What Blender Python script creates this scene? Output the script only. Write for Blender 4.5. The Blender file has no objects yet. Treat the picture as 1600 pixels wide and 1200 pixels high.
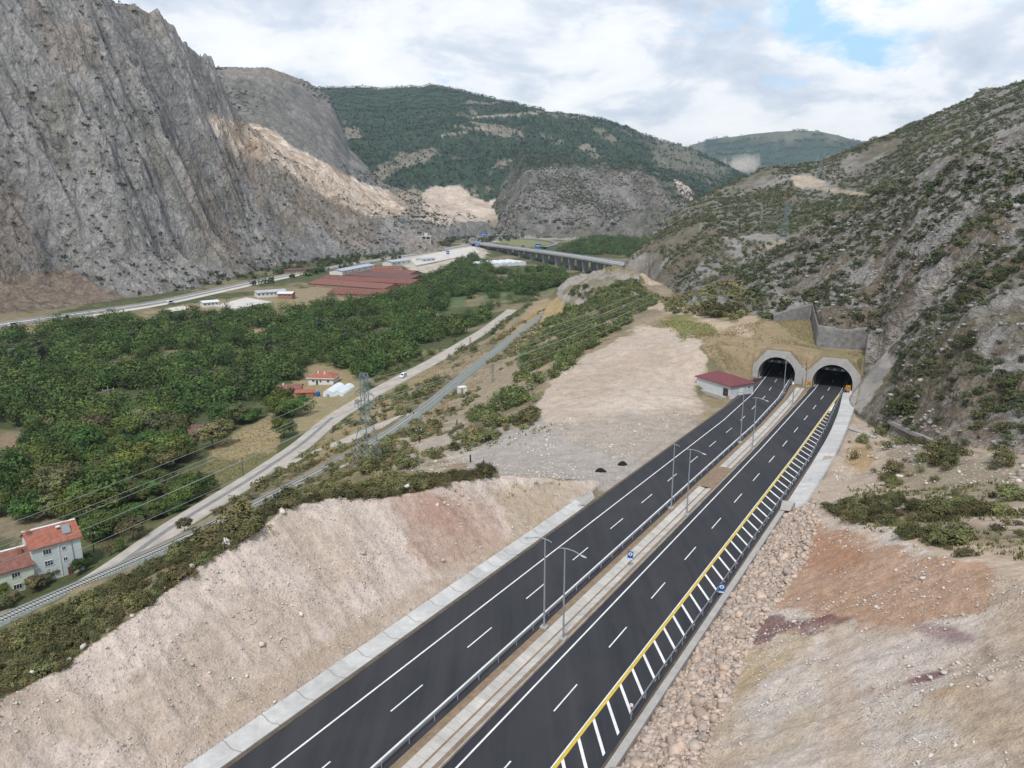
import bpy, math, random
import numpy as np
from mathutils import Vector, Matrix
random.seed(7); rng = np.random.default_rng(7)
scene = bpy.context.scene
col = scene.collection
# ------------------------------------------------------------------ camera
F = 1200.0; TH = math.atan(300.0/1200.0); CT, ST = math.cos(TH), math.sin(TH)
cam_d = bpy.data.cameras.new('camera'); cam = bpy.data.objects.new('camera', cam_d); col.objects.link(cam)
cam_d.sensor_width = 36.0; cam_d.lens = 27.0; cam_d.clip_start = 1.0; cam_d.clip_end = 40000.0
cam.location = (0, 0, 0); cam.rotation_euler = (math.pi/2 - TH, 0, 0)
scene.camera = cam
# ------------------------------------------------------------------ world, sun, exposure
SUN_EL, SUN_AZ = math.radians(56), math.radians(193)     # azimuth clockwise from +Y
world = bpy.data.worlds.new('World'); scene.world = world; world.use_nodes = True
wn, wl = world.node_tree.nodes, world.node_tree.links
wn.clear()
def WN(t, **k):
    n = wn.new(t)
    for a, b in k.items(): setattr(n, a, b)
    return n
w_out = WN('ShaderNodeOutputWorld'); w_bg = WN('ShaderNodeBackground'); w_bg.inputs['Strength'].default_value = 0.1
sky = WN('ShaderNodeTexSky', sky_type='NISHITA', sun_disc=False); sky.sun_elevation = SUN_EL; sky.sun_rotation = SUN_AZ
sky.air_density = 1.0; sky.dust_density = 1.5; sky.ozone_density = 1.2
tc = WN('ShaderNodeTexCoord'); sep = WN('ShaderNodeSeparateXYZ'); wl.new(tc.outputs['Generated'], sep.inputs[0])
def wmath(op, a, b=None):
    n = WN('ShaderNodeMath', operation=op)
    for i, v in enumerate((a, b)):
        if v is None: continue
        if isinstance(v, (int, float)): n.inputs[i].default_value = v
        else: wl.new(v, n.inputs[i])
    return n.outputs[0]
zc = wmath('ADD', wmath('MAXIMUM', sep.outputs['Z'], 0.0), 0.35)
cmb = WN('ShaderNodeCombineXYZ'); wl.new(wmath('DIVIDE', sep.outputs['X'], zc), cmb.inputs[0]); wl.new(wmath('DIVIDE', sep.outputs['Y'], zc), cmb.inputs[1])
def wnoise(scale, detail, rough, off, dist=0.0):
    m = WN('ShaderNodeMapping'); m.inputs['Location'].default_value = off; m.inputs['Scale'].default_value = (1, 1, 1)
    wl.new(cmb.outputs[0], m.inputs[0])
    n = WN('ShaderNodeTexNoise'); n.inputs['Scale'].default_value = scale; n.inputs['Detail'].default_value = detail
    n.inputs['Roughness'].default_value = rough; n.inputs['Distortion'].default_value = dist
    wl.new(m.outputs[0], n.inputs['Vector']); return n.outputs['Fac']
def wramp(src, stops):
    r = WN('ShaderNodeValToRGB'); wl.new(src, r.inputs[0]); el = r.color_ramp.elements
    el[0].position, el[0].color = stops[0][0], (*stops[0][1], 1); el[1].position, el[1].color = stops[-1][0], (*stops[-1][1], 1)
    for p, c in stops[1:-1]:
        e = el.new(p); e.color = (*c, 1)
    return r.outputs[0]
def wmix(f, a, b):
    m = WN('ShaderNodeMix', data_type='RGBA'); wl.new(f, m.inputs[0])
    for i, v in ((6, a), (7, b)):
        if isinstance(v, tuple): m.inputs[i].default_value = (*v, 1)
        else: wl.new(v, m.inputs[i])
    return m.outputs[2]
bx_ = wmath('MULTIPLY', wmath('SUBTRACT', wmath('DIVIDE', sep.outputs['X'], zc), 0.657), 5.2); by_ = wmath('MULTIPLY', wmath('SUBTRACT', wmath('DIVIDE', sep.outputs['Y'], zc), 1.80), 5.0)
gap = wmath('SUBTRACT', 1.0, wmath('SQRT', wmath('ADD', wmath('MULTIPLY', bx_, bx_), wmath('MULTIPLY', by_, by_))))
hole = wmath('ADD', wmath('MULTIPLY', wmath('MAXIMUM', gap, -1.2), .092), wmath('SUBTRACT', 1.0, wnoise(4.2, 10, 0.6, (3.1, 1.7, 0), 0.3)))
cover = wramp(hole, [(0.52, (1, 1, 1)), (0.66, (0, 0, 0))])
thick = wramp(wnoise(3.0, 10, 0.58, (7.4, 2.2, 3), 0.25), [(0.36, (10.0, 10.0, 10.0)), (0.49, (8.9, 9.1, 9.3)), (0.56, (6.9, 7.4, 8.2)), (0.66, (5.3, 6.0, 7.0))])
skyc = wmix(cover, (4.3, 7.0, 9.6), thick)
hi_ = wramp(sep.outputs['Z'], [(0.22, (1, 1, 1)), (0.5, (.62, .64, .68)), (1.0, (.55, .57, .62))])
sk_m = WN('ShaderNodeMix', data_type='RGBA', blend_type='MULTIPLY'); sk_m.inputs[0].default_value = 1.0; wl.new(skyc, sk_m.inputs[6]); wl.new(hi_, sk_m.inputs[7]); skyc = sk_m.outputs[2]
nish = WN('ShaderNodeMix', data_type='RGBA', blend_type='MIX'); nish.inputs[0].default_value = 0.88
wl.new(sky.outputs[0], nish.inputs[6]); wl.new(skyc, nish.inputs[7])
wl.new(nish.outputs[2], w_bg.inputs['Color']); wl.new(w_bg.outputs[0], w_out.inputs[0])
sun_d = bpy.data.lights.new('sun', 'SUN'); sun_d.energy = 2.5; sun_d.angle = math.radians(7); sun_d.color = (1.0, 0.965, 0.915)
sun = bpy.data.objects.new('sun', sun_d); col.objects.link(sun)
sd = Vector((math.sin(SUN_AZ)*math.cos(SUN_EL), math.cos(SUN_AZ)*math.cos(SUN_EL), math.sin(SUN_EL)))
sun.rotation_euler = sd.to_track_quat('Z', 'Y').to_euler(); sun.location = (0, 0, 400)
scene.view_settings.view_transform = 'Standard'; scene.view_settings.look = 'None'
scene.view_settings.exposure = 0.3; scene.view_settings.gamma = 1.0
scene.cycles.max_bounces = 5; scene.cycles.diffuse_bounces = 2; scene.cycles.volume_bounces = 0
scene.cycles.transparent_max_bounces = 8
# ------------------------------------------------------------------ photo geometry helpers
def ray(px, py):
    x, u = px-800.0, 600.0-py
    return np.array([x, u*ST+F*CT, u*CT-F*ST])
def P(px, py, z):
    r = ray(px, py); return r*(z/r[2])
def PR(px, py, R):
    r = ray(px, py); return r*(R/math.hypot(r[0], r[1]))
def proj(x, y, z):
    d = np.maximum(y*CT - z*ST, 1e-3); v = y*ST + z*CT
    return 800+F*x/d, 600-F*v/d
RDIR = ray(1516, 359); RDIR = RDIR/np.linalg.norm(RDIR)
LAT = np.cross(RDIR, [0, 0, 1.]); LAT /= np.linalg.norm(LAT)
NRM = np.cross(LAT, RDIR); HP = 48.361
def RW(a, t, h=0.0):                         # road frame: along, lateral, height above the road plane
    return RDIR*a + LAT*t + NRM*(h-HP)
def hit(px, py, h=0.0):
    r = ray(px, py); return r*(-(HP-h)/(r @ NRM))
def dL(a): return float(np.interp(a, [0, 190, 204, 225, 247, 260, 285, 310, 345], [0, 0, -.5, -1.2, -3.2, -4.3, -7.2, -10.5, -16]))
def dR(a): return float(np.interp(a, [0, 170, 200, 246, 260, 285, 310, 345], [0, -.05, -.35, -.9, -1.7, -3.6, -6.2, -11]))
# ------------------------------------------------------------------ numpy noise
_TB = np.random.default_rng(99).random(512*512).astype(np.float32)
def vnoise(x, y, s=0):
    x = np.asarray(x, np.float64); y = np.asarray(y, np.float64)
    fx, fy = np.floor(x), np.floor(y); u, v = (x-fx).astype(np.float32), (y-fy).astype(np.float32)
    ix, iy = fx.astype(np.int32)+(s*73) % 499, fy.astype(np.int32)+(s*157) % 503
    u = u*u*u*(u*(u*6-15)+10); v = v*v*v*(v*(v*6-15)+10)
    x0, x1, y0, y1 = ix & 511, (ix+1) & 511, (iy & 511) << 9, ((iy+1) & 511) << 9
    a, b, c, d = _TB[y0+x0], _TB[y0+x1], _TB[y1+x0], _TB[y1+x1]
    return (a+(b-a)*u)*(1-v) + (c+(d-c)*u)*v
def fbm(x, y, wl_, oct_=4, s=0, gain=.5):
    r, amp, tot = 0, 1.0, 0
    for k in range(oct_):
        q = 2.0**k/wl_; ca, sa = math.cos(.6*k+.3), math.sin(.6*k+.3)
        r = r + amp*vnoise((x*ca-y*sa)*q, (x*sa+y*ca)*q, s+k*17); tot += amp; amp *= gain
    return r/tot                              # 0..1
def ridged(x, y, wl_, oct_=4, s=0, gain=.55):
    r, amp, tot = 0, 1.0, 0
    for k in range(oct_):
        q = 2.0**k/wl_; ca, sa = math.cos(.5*k+.2), math.sin(.5*k+.2)
        n = vnoise((x*ca-y*sa)*q, (x*sa+y*ca)*q, s+k*31)
        r = r + amp*(1-np.abs(2*n-1))**1.5; tot += amp; amp *= gain
    return r/tot
def sstep(a, b, x):
    t = np.clip((x-a)/(b-a), 0, 1); return t*t*(3-2*t)
def inpoly(px, py, poly):
    ins = np.zeros(np.shape(px), bool); n = len(poly)
    for i in range(n):
        x0, y0 = poly[i]; x1, y1 = poly[(i+1) % n]
        if y0 == y1: continue
        c = ((y0 > py) != (y1 > py)) & (px < (x1-x0)*(py-y0)/(y1-y0)+x0)
        ins ^= c
    return ins
# ------------------------------------------------------------------ terrain: ground control points
CP = []
def cp(*pts):
    for p in pts: CP.append(tuple(p))
def cpz(z, *pp):
    for a, b in pp: CP.append(tuple(P(a, b, z)))
def cuthit(px, py, side):
    r = ray(px, py)
    if side < 0: A = 1.4*(r @ NRM)+r @ LAT; B = 1.4*HP+54.3
    else: A = (r @ LAT)-1.5*(r @ NRM); B = 21.3-1.5*HP
    return r*(-B/A)
RAIL = [P(*q, -80.) for q in [(-120, 1028), (0, 971), (100, 927), (200, 884), (290, 843), (400, 789), (500, 738), (590, 690), (660, 641), (720, 591), (780, 544), (855, 487)]]
GRAVEL = [P(*q, -87.) for q in [(60, 960), (180, 890), (250, 836), (300, 805), (380, 757), (470, 697), (520, 653), (600, 605), (680, 563), (760, 515), (800, 484)]]
HIGHWAY = [P(*q, -88.) for q in [(-160, 533), (0, 507), (130, 490), (250, 473), (400, 440), (480, 424), (560, 411), (650, 397), (740, 381)]]
for L, n in ((RAIL, 2), (GRAVEL, 2), (HIGHWAY, 1)):
    for i in range(len(L)-1):
        for k in range(n): cp(L[i]+(L[i+1]-L[i])*(k/n))
    cp(L[-1])
for q in [(0, 1088), (75, 1040), (140, 1000), (235, 930), (310, 880), (390, 835), (450, 795), (520, 780), (600, 770), (680, 755), (760, 748), (830, 752), (880, 757)]:
    p = cuthit(*q, -1); cp(p)
for a, t, h in [(-10, -68, 8), (10, -67, 8), (-10, -90, -2), (15, -90, -4)]: cp(RW(a, t, h))
for q in [(1275, 805), (1330, 815), (1430, 850), (1500, 880), (1600, 905)]: cp(cuthit(*q, 1))
for a, t, h in [(20, 12, 22), (50, 14, 23), (50, 30, 29), (80, 30, 27), (20, 40, 32), (-20, 10, 22), (75, 50, 30), (110, 40, 22), (110, 15, 15), (140, 30, 13)]: cp(RW(a, t, h))
for a in range(130, 246, 15):
    cp(RW(a, -54.5, -.3), RW(a, -38, 0), RW(a, -18.5, .4))
for a in (128, 150, 175, 200, 222): cp(RW(a, -62, -.6))
cpz(-66, (575, 728)); cpz(-72, (480, 775), (390, 812), (560, 705)); cpz(-68, (280, 880), (150, 945), (60, 990)); cpz(-62, (640, 735))
cpz(-61, (740, 715)); cpz(-58, (820, 690), (790, 720)); cpz(-56.5, (900, 655), (980, 690)); cpz(-57.5, (870, 640), (930, 590), (870, 610))
cpz(-53, (1000, 520), (960, 540)); cpz(-56, (1050, 600), (1090, 625)); cpz(-53, (1060, 560)); cpz(-50, (1080, 520), (1110, 545)); cpz(-57, (880, 580))
cpz(-66, (770, 640), (830, 555), (700, 690)); cpz(-77, (722, 612), (760, 590)); cpz(-68, (800, 600)); cpz(-72, (860, 530)); cpz(-62, (900, 510), (950, 480))
cpz(-62, (930, 445), (970, 440)); cpz(-66, (880, 462)); cpz(-78, (870, 478), (905, 432)); cpz(-58, (1010, 455)); cpz(-50, (1060, 480), (1040, 505)); cpz(-47, (1120, 497), (1160, 480), (1090, 480)); cpz(-45, (1170, 505), (1180, 470))
cpz(-47, (1200, 520)); cpz(-50.0, (1170, 560)); cp(RW(253.5, -51, 9.0), RW(253.5, -47.7, 9.6), RW(253.5, -44, 9.0), RW(252, -39, 6.5), RW(250.5, -34, 9.0), RW(250.5, -30.5, 9.6), RW(250.5, -27, 9.0), RW(254, -56, 6)); cpz(-44, (1207, 498)); cpz(-45, (1267, 497)); cpz(-50, (1275, 540)); cpz(-49.5, (1305, 551)); cpz(-51.5, (1352, 556)); cpz(-53, (1130, 575))
cpz(-56, (1350, 690), (1310, 680)); cpz(-54.2, (1340, 745)); cpz(-52, (1300, 770)); cpz(-50, (1400, 700)); cpz(-47, (1450, 700), (1450, 760)); cpz(-43, (1550, 720)); cpz(-40, (1600, 790)); cpz(-39, (1680, 760)); cpz(-46, (1400, 770)); cpz(-38, (1520, 830))
for z, q in [(-92, [(-100, 830), (0, 800), (0, 700), (150, 760), (300, 700), (400, 640), (450, 605), (550, 560), (650, 520), (720, 480), (0, 600), (200, 560), (400, 520), (150, 640), (600, 490), (800, 450), (870, 440), (760, 420), (880, 420), (100, 850), (-100, 650), (300, 600), (900, 405), (960, 400)]),
             (-90, [(60, 905), (0, 940), (120, 880), (560, 470), (450, 470), (620, 430)]), (-88, [(850, 375), (780, 372), (900, 372), (1000, 372), (700, 372), (950, 385)])]:
    cpz(z, *q)
for x, y, z in [(-350, 200, -92), (-500, 400, -90), (-700, 900, -80), (-200, 60, -92), (-120, 20, -85), (200, 420, -75), (320, 380, -70), (450, 250, -90), (300, 150, -65), (200, 100, -52), (150, 20, -35), (400, 800, -85), (150, 700, -90),
                (0, 1900, -84), (-800, 1900, -80), (900, 1900, -80), (0, 3500, -60), (2000, 3500, -60), (-2500, 3500, -60), (0, 7000, -60), (4500, 6000, -60), (-4500, 6000, -60), (700, 500, -60), (350, 60, -60)]:
    cp((x, y, z))
CPA = np.array(CP); _n = len(CPA)
SC = 100.0
_X = CPA[:, :2]/SC
_A = np.sqrt(((_X[:, None, :]-_X[None])**2).sum(-1)+1e-4)
_M = np.zeros((_n+3, _n+3)); _M[:_n, :_n] = _A - np.eye(_n)*0.006
_M[:_n, _n] = 1; _M[:_n, _n+1:] = _X; _M[_n, :_n] = 1; _M[_n+1:, :_n] = _X.T
_W = np.linalg.solve(_M, np.concatenate([CPA[:, 2], np.zeros(3)]))
def tps(x, y):
    out = np.empty(len(x))
    for s in range(0, len(x), 120000):
        X = np.stack([x[s:s+120000], y[s:s+120000]], -1)/SC
        acc = _W[_n]+X @ _W[_n+1:]
        d2 = (X[:, 0:1]-_X[None, :, 0])**2 + (X[:, 1:2]-_X[None, :, 1])**2
        acc += np.sqrt(d2+1e-4) @ _W[:_n]
        out[s:s+120000] = acc
    return out
# ------------------------------------------------------------------ hills: curves (az, R, z) from foot to ridge
def curve(*pts):
    L = []
    for q in pts:
        p = P(*q) if q[2] < 0 else PR(*q)
        L.append((math.atan2(p[0], p[1]), math.hypot(p[0], p[1]), p[2]))
    L.sort(); return np.array(L)
E2 = [curve((1080, 478, -48), (1150, 490, -46), (1205, 499, -44.6), (1250, 512, -46.5), (1300, 565, -52), (1335, 642, -57), (1360, 655, -55.5), (1400, 655, -51), (1500, 692, -47), (1600, 702, -45), (1750, 730, -43)),
      curve((1080, 470, 345), (1150, 478, 320), (1205, 492, 300), (1272, 474, 303), (1285, 503, 278), (1330, 520, 270), (1372, 512, 272), (1400, 605, 216), (1500, 600, 190), (1600, 600, 190), (1750, 600, 190)),
      curve((1080, 462, 390), (1110, 452, 400), (1150, 430, 405), (1200, 395, 400), (1300, 345, 390), (1400, 290, 375), (1500, 235, 360), (1600, 205, 350), (1700, 165, 340), (1800, 120, 330))]
E1 = [curve((960, 425, -78), (1000, 425, -72), (1030, 450, -61), (1100, 470, -51), (1200, 440, 480), (1300, 380, 450), (1400, 330, 450), (1600, 270, 430), (1750, 250, 420)),
      curve((985, 410, 640), (1020, 392, 640), (1100, 376, 560), (1225, 376, 540), (1265, 297, 760), (1350, 295, 680), (1450, 245, 620), (1600, 195, 580), (1750, 130, 560)),
      curve((970, 412, 660), (985, 400, 670), (1000, 387, 690), (1020, 365, 720), (1040, 345, 760), (1080, 310, 820), (1130, 285, 860), (1200, 268, 900), (1280, 247, 940), (1345, 220, 980), (1400, 205, 960), (1500, 168, 900), (1600, 130, 850), (1750, 75, 800))]
HD = [curve((-260, 560, -89), (-100, 520, -88.5), (0, 492, -88), (100, 482, -88), (200, 468, -88), (300, 452, -87.5), (400, 425, -87.5), (450, 413, -87), (520, 403, -87), (600, 398, -86), (660, 394, -86), (690, 390, -86)),
      curve((-260, 450, 640), (-100, 430, 700), (0, 430, 745), (110, 424, 775), (200, 440, 778), (300, 408, 872), (400, 372, 1015), (450, 362, 1085), (520, 364, 1155), (600, 376, 1160), (660, 388, 1180), (690, 388, 1200)),
      curve((-260, -420, 980), (-100, -240, 1010), (50, -110, 1040), (130, -45, 1060), (190, 0, 1080), (240, 32, 1100), (290, 72, 1140), (335, 110, 1200), (352, 150, 1220), (380, 197, 1250), (420, 228, 1280), (500, 268, 1300), (560, 298, 1310), (620, 337, 1300), (650, 362, 1290), (672, 384, 1280), (690, 388, 1290))]
HC = [curve((260, 250, 1440), (420, 260, 1440), (520, 305, 1450), (620, 345, 1470), (700, 356, 1500), (760, 352, 1600)),
      curve((260, 110, 1880), (335, 105, 1900), (370, 104, 1900), (420, 106, 1950), (450, 116, 2000), (480, 128, 2050), (515, 150, 2100), (545, 232, 1950), (600, 288, 1800), (650, 305, 1750), (700, 340, 1700), (760, 345, 1700))]
HB = [curve((380, 330, 1700), (620, 350, 1650), (700, 350, 1700), (800, 350, 1750), (870, 352, 1800), (950, 356, 1750), (1050, 352, 1700), (1150, 330, 1700), (1300, 320, 1700)),
      curve((380, 240, 2250), (500, 230, 2250), (600, 270, 2080), (660, 256, 2080), (760, 255, 2050), (850, 255, 2050), (950, 262, 2000), (1050, 285, 1980), (1100, 302, 1950), (1200, 320, 1950), (1300, 320, 1900)),
      curve((300, 138, 3000), (500, 136, 3000), (560, 135, 2980), (640, 134, 2950), (680, 131, 2900), (720, 138, 2900), (760, 150, 2880), (850, 171, 2800), (950, 190, 2700), (1010, 211, 2650), (1080, 233, 2600), (1120, 251, 2550), (1160, 273, 2500), (1200, 300, 2450), (1300, 340, 2400))]
HS = [curve((820, 352, 1560), (880, 350, 1560), (940, 358, 1550), (1000, 362, 1500), (1060, 350, 1480), (1120, 340, 1450)),
      curve((690, 262, 1990), (715, 232, 2010), (740, 222, 2020), (800, 226, 2000), (860, 246, 1960), (930, 253, 1920), (1000, 259, 1880), (1050, 275, 1840), (1075, 294, 1800), (1090, 312, 1760), (1120, 340, 1700))]
HA = [curve((1000, 310, 4300), (1380, 310, 4300)),
      curve((1000, 262, 5000), (1040, 245, 5000), (1080, 222, 5000), (1120, 212, 5000), (1160, 208, 5000), (1210, 203, 5000), (1240, 200, 5000), (1280, 201, 5000), (1310, 207, 5000), (1345, 217, 5000), (1400, 232, 5000)), ]
def hill(cur, az, R, back=0.6, edge=900.0):
    lo = max(c[0, 0] for c in cur); hi = min(c[-1, 0] for c in cur)
    k = len(cur)
    rr = [np.interp(az, c[:, 0], c[:, 1]) for c in cur]; zz = [np.interp(az, c[:, 0], c[:, 2]) for c in cur]
    z = zz[0] - 1.2*(rr[0]-R)
    for i in range(k-1):
        t = (R-rr[i])/np.maximum(rr[i+1]-rr[i], 5.0)
        z = np.where(R > rr[i], zz[i]+(zz[i+1]-zz[i])*np.minimum(t, 1), z)
    z = np.where(R > rr[-1], zz[-1]-back*(R-rr[-1]), z)
    span = np.clip((R-rr[0])/np.maximum(rr[-1]-rr[0], 5.0), 0, 1.2)
    out = np.maximum(lo-az, 0)+np.maximum(az-hi, 0)
    return z - out*R*1.2, span
BOWL = [tuple(P(1200, 505, -44.5)[:2]), tuple(P(1207, 497.5, -44)[:2]), tuple(P(1268, 496, -45)[:2]), tuple(P(1277, 538, -50)[:2]), tuple(P(1305, 549, -51.5)[:2]), tuple(P(1354, 555, -53)[:2]), tuple(P(1337, 640, -57.5)[:2]),
        tuple(RW(232, -24.5)[:2]), tuple(RW(240, -60)[:2]), tuple(RW(262, -60)[:2])]
def seg_dist(x, y, L):
    best = np.full(len(x), 1e9); bz = np.zeros(len(x))
    for i in range(len(L)-1):
        a, b = L[i], L[i+1]; dx, dy = b[0]-a[0], b[1]-a[1]
        t = np.clip(((x-a[0])*dx+(y-a[1])*dy)/(dx*dx+dy*dy), 0, 1)
        d = np.hypot(x-a[0]-t*dx, y-a[1]-t*dy); m = d < best
        best = np.where(m, d, best); bz = np.where(m, a[2]+t*(b[2]-a[2]), bz)
    return best, bz
def rfoot(a): return -21.3-3.2*sstep(214, 238, a)
def terrain(x, y, fine=True):
    """height and region id (0 ground 1 E2 2 E1 3 D 4 C 5 B 6 spur 7 A 8 left cut 9 right cut)"""
    x = np.asarray(x, float).ravel(); y = np.asarray(y, float).ravel()
    az = np.arctan2(x, y); R = np.hypot(x, y)
    g = tps(x, y)
    near = np.clip(1-(R-900)/900, 0, 1)
    n1 = fbm(x, y, 26, 5, 1)-.5; n2 = fbm(x, y, 3.2, 3, 9)-.5
    rough = sstep(-93, -70, g)
    g = g + near*(n1*(1.0+2.2*rough) + n2*.45)
    # rock knob above the railway tunnel
    kx, ky = P(935, 455, -62)[:2]
    kd = np.hypot((x-kx)/46, (y-ky)/60); g = g + np.minimum(1, np.maximum(0, 1-kd)*1.7)*(2+13*ridged(x, y, 30, 5, 77, .62))
    for L, w, bl in ((RAIL, 3.4, 5), (GRAVEL, 4.5, 5), (HIGHWAY, 15, 12)):
        d, bz = seg_dist(x, y, L); k = 1-sstep(w, w+bl, d)
        g = g*(1-k)+(bz-.15)*k
    def add(z, env, amp, fn):                 # noise only where this hill can show
        m = (z > g-amp) & (env > 0)
        if m.any(): z[m] += env[m]*fn(x[m], y[m])
        return z
    zE2, s2 = hill(E2, az, R); zE2 = add(zE2, sstep(0, .12, s2), 15, lambda x, y: (ridged(x, y, 60, 5, 11)-.45)*7 + (ridged(x+4*vnoise(x/7, y/7, 3), y*2.2+4*vnoise(x/7, y/7, 4), 14, 5, 12, .6)-.45)*4.6)
    zE1, s1 = hill(E1, az, R); zE1 = add(zE1, sstep(0, .2, s1), 25, lambda x, y: (ridged(x, y, 120, 6, 21)-.45)*20)
    zD, sD = hill(HD, az, R)
    aD = (1-.50*sstep(-.30, -.14, az))*(.42+.68*sstep(.1, .4, sD))*(1-.55*sstep(.78, .98, sD))
    def rock(x, y):
        wx, wy = x+26*(fbm(x, y, 70, 3, 5)-.5), y+26*(fbm(x, y, 70, 3, 6)-.5); u, v = wx*.90-wy*.43, wx*.43+wy*.90
        rib = ridged(u*.22, v*1.15, 105, 4, 31, .5); rib2 = ridged(u*.30, v*1.1, 34, 4, 33, .58)
        return (rib-.48)*74 + (rib2-.46)*36 + (ridged(wx*.8, wy, 26, 5, 35, .64)-.45)*19
    zD = add(zD, sstep(0, .16, sD)*aD, 80, rock)
    zC, sC = hill(HC, az, R); zC = add(zC, sstep(0, .15, sC)*(1-.85*sstep(.8, 1, sC)), 40, lambda x, y: (ridged(x, y, 170, 5, 41)-.45)*34)
    zB, sB = hill(HB, az, R); zB = add(zB, sstep(0, .15, sB)*(1-.8*sstep(.8, 1, sB)), 80, lambda x, y: (ridged(x, y, 420, 6, 51)-.5)*85)
    zS, sS = hill(HS, az, R); zS = add(zS, sstep(0, .15, sS), 60, lambda x, y: (ridged(x*1.3, y*.55, 120, 6, 61, .62)-.45)*50)
    zA, sA = hill(HA, az, R); zA = add(zA, sstep(0, .2, sA)*(1-.85*sstep(.75, 1, sA)), 200, lambda x, y: (ridged(x, y, 800, 6, 71)-.5)*190)
    _q = np.stack([x, y, zE2], -1); _fa, _ft = _q @ RDIR, _q @ LAT; _fl = sstep(202, 214, _fa)*(1-sstep(262, 272, _fa))*(1-sstep(-14, -9, _ft))*(R < 420); zE2 = zE2*(1-_fl)+_fl*(hill(E2, az, R)[0]+(fbm(x, y, 4, 3, 88)-.5)*.6)
    bowl = inpoly(x, y, BOWL); zE2 = np.where(bowl, -1e4, zE2); zE1 = np.where(bowl, -1e4, zE1)
    Z = np.stack([g, zE2, zE1, zD, zC, zB, zS, zA]); rid = Z.argmax(0); z = Z.max(0)
    # excavation for the motorway
    p = np.stack([x, y, z], -1); a = p @ RDIR; t = p @ LAT
    nearroad = (a < np.where(t < -38.9, 252.0, np.where(t > -24.6, 264.0, 248.6))) & (a > -80) & (R < 420)
    roadz = (-HP - x*NRM[0] - y*NRM[1])/NRM[2]
    jit = ((fbm(x, y, 9, 4, 81)-.5)*1.3 + (ridged(a*1.0, t*.28, 5.5, 4, 83, .6)-.45)*.85 + (fbm(x, y, 1.3, 2, 85)-.5)*.3)*near
    lef = np.maximum(-54.3-t, 0); rig = np.maximum(t-rfoot(a), 0)
    steep = sstep(140, 160, a); rs = 1.5*(1-steep)+.62*steep
    cl = np.where(lef > 0, lef/1.4, rig/rs); on = (lef == 0) & (rig == 0)
    cutz = roadz + np.where(on, 0, cl*(1+.0*x)+jit*np.minimum(1, cl/2.5))
    fillz = roadz - np.where(on, 0, np.maximum(lef, rig)/1.6)
    for a0_, tc_ in ((250.5, -47.75), (247.0, -30.55)):   # soil hugs the portal frames
        u_ = np.abs(t-tc_); cap = roadz+np.interp(u_, [0, 3.3, 7.1, 8.2, 8.21], [8.95, 8.95, 4.4, 4.2, 60])+np.maximum(0, a-a0_-2.0)*.8
        z = np.where((a > a0_-1) & (a < a0_+12) & (R < 420), np.minimum(z, cap), z)
    cutm = nearroad & (z > cutz) & (~on)
    rid = np.where(cutm & (lef > 0) & (a < 128), 8, rid); rid = np.where(cutm & (rig > 0) & (a < 146), 9, rid)
    z = np.where(nearroad, np.minimum(z, cutz), z); z = np.where(nearroad, np.maximum(z, fillz), z)
    z = np.where(nearroad & on, roadz-.45, z)
    rid = np.where(nearroad & on, 0, rid); rid = np.where(cutm & (rig > 0) & (a > 205) & (a < 264) & (z-roadz > .8), 10, rid)
    flank = (a > 206) & (a < 264) & (rig > 0) & (t < -22.5+1.5+7.0*sstep(206, 236, a)+(fbm(x, y, 5, 4, 87)-.5)*5) & (z-roadz > .5) & (z-roadz < 13) & (R < 420); rid = np.where(flank, 10, rid)
    return z, rid
def gz(x, y):
    z, r = terrain(np.atleast_1d(x), np.atleast_1d(y)); return z
def land(px, py, rmax=2500.0):
    """first hit of photo rays with the terrain"""
    px = np.atleast_1d(px).astype(float); py = np.atleast_1d(py).astype(float)
    r = np.stack([px-800, (600-py)*ST+F*CT, (600-py)*CT-F*ST], -1); r /= np.hypot(r[:, 0], r[:, 1])[:, None]
    Rs = np.exp(np.linspace(math.log(30), math.log(rmax), 420))
    out = np.full((len(px), 3), np.nan)
    XX = r[:, 0:1]*Rs; YY = r[:, 1:2]*Rs; ZZ = r[:, 2:3]*Rs
    T = terrain(XX.ravel(), YY.ravel())[0].reshape(XX.shape)
    below = ZZ < T; f = below.argmax(1); ok = below.any(1)
    for i in np.where(ok)[0]:
        k = f[i]
        if k > 0:
            d0 = ZZ[i, k-1]-T[i, k-1]; d1 = T[i, k]-ZZ[i, k]; w = d0/(d0+d1+1e-9); RR = Rs[k-1]+(Rs[k]-Rs[k-1])*w
        else: RR = Rs[k]
        out[i] = r[i]*RR
    return out
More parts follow.
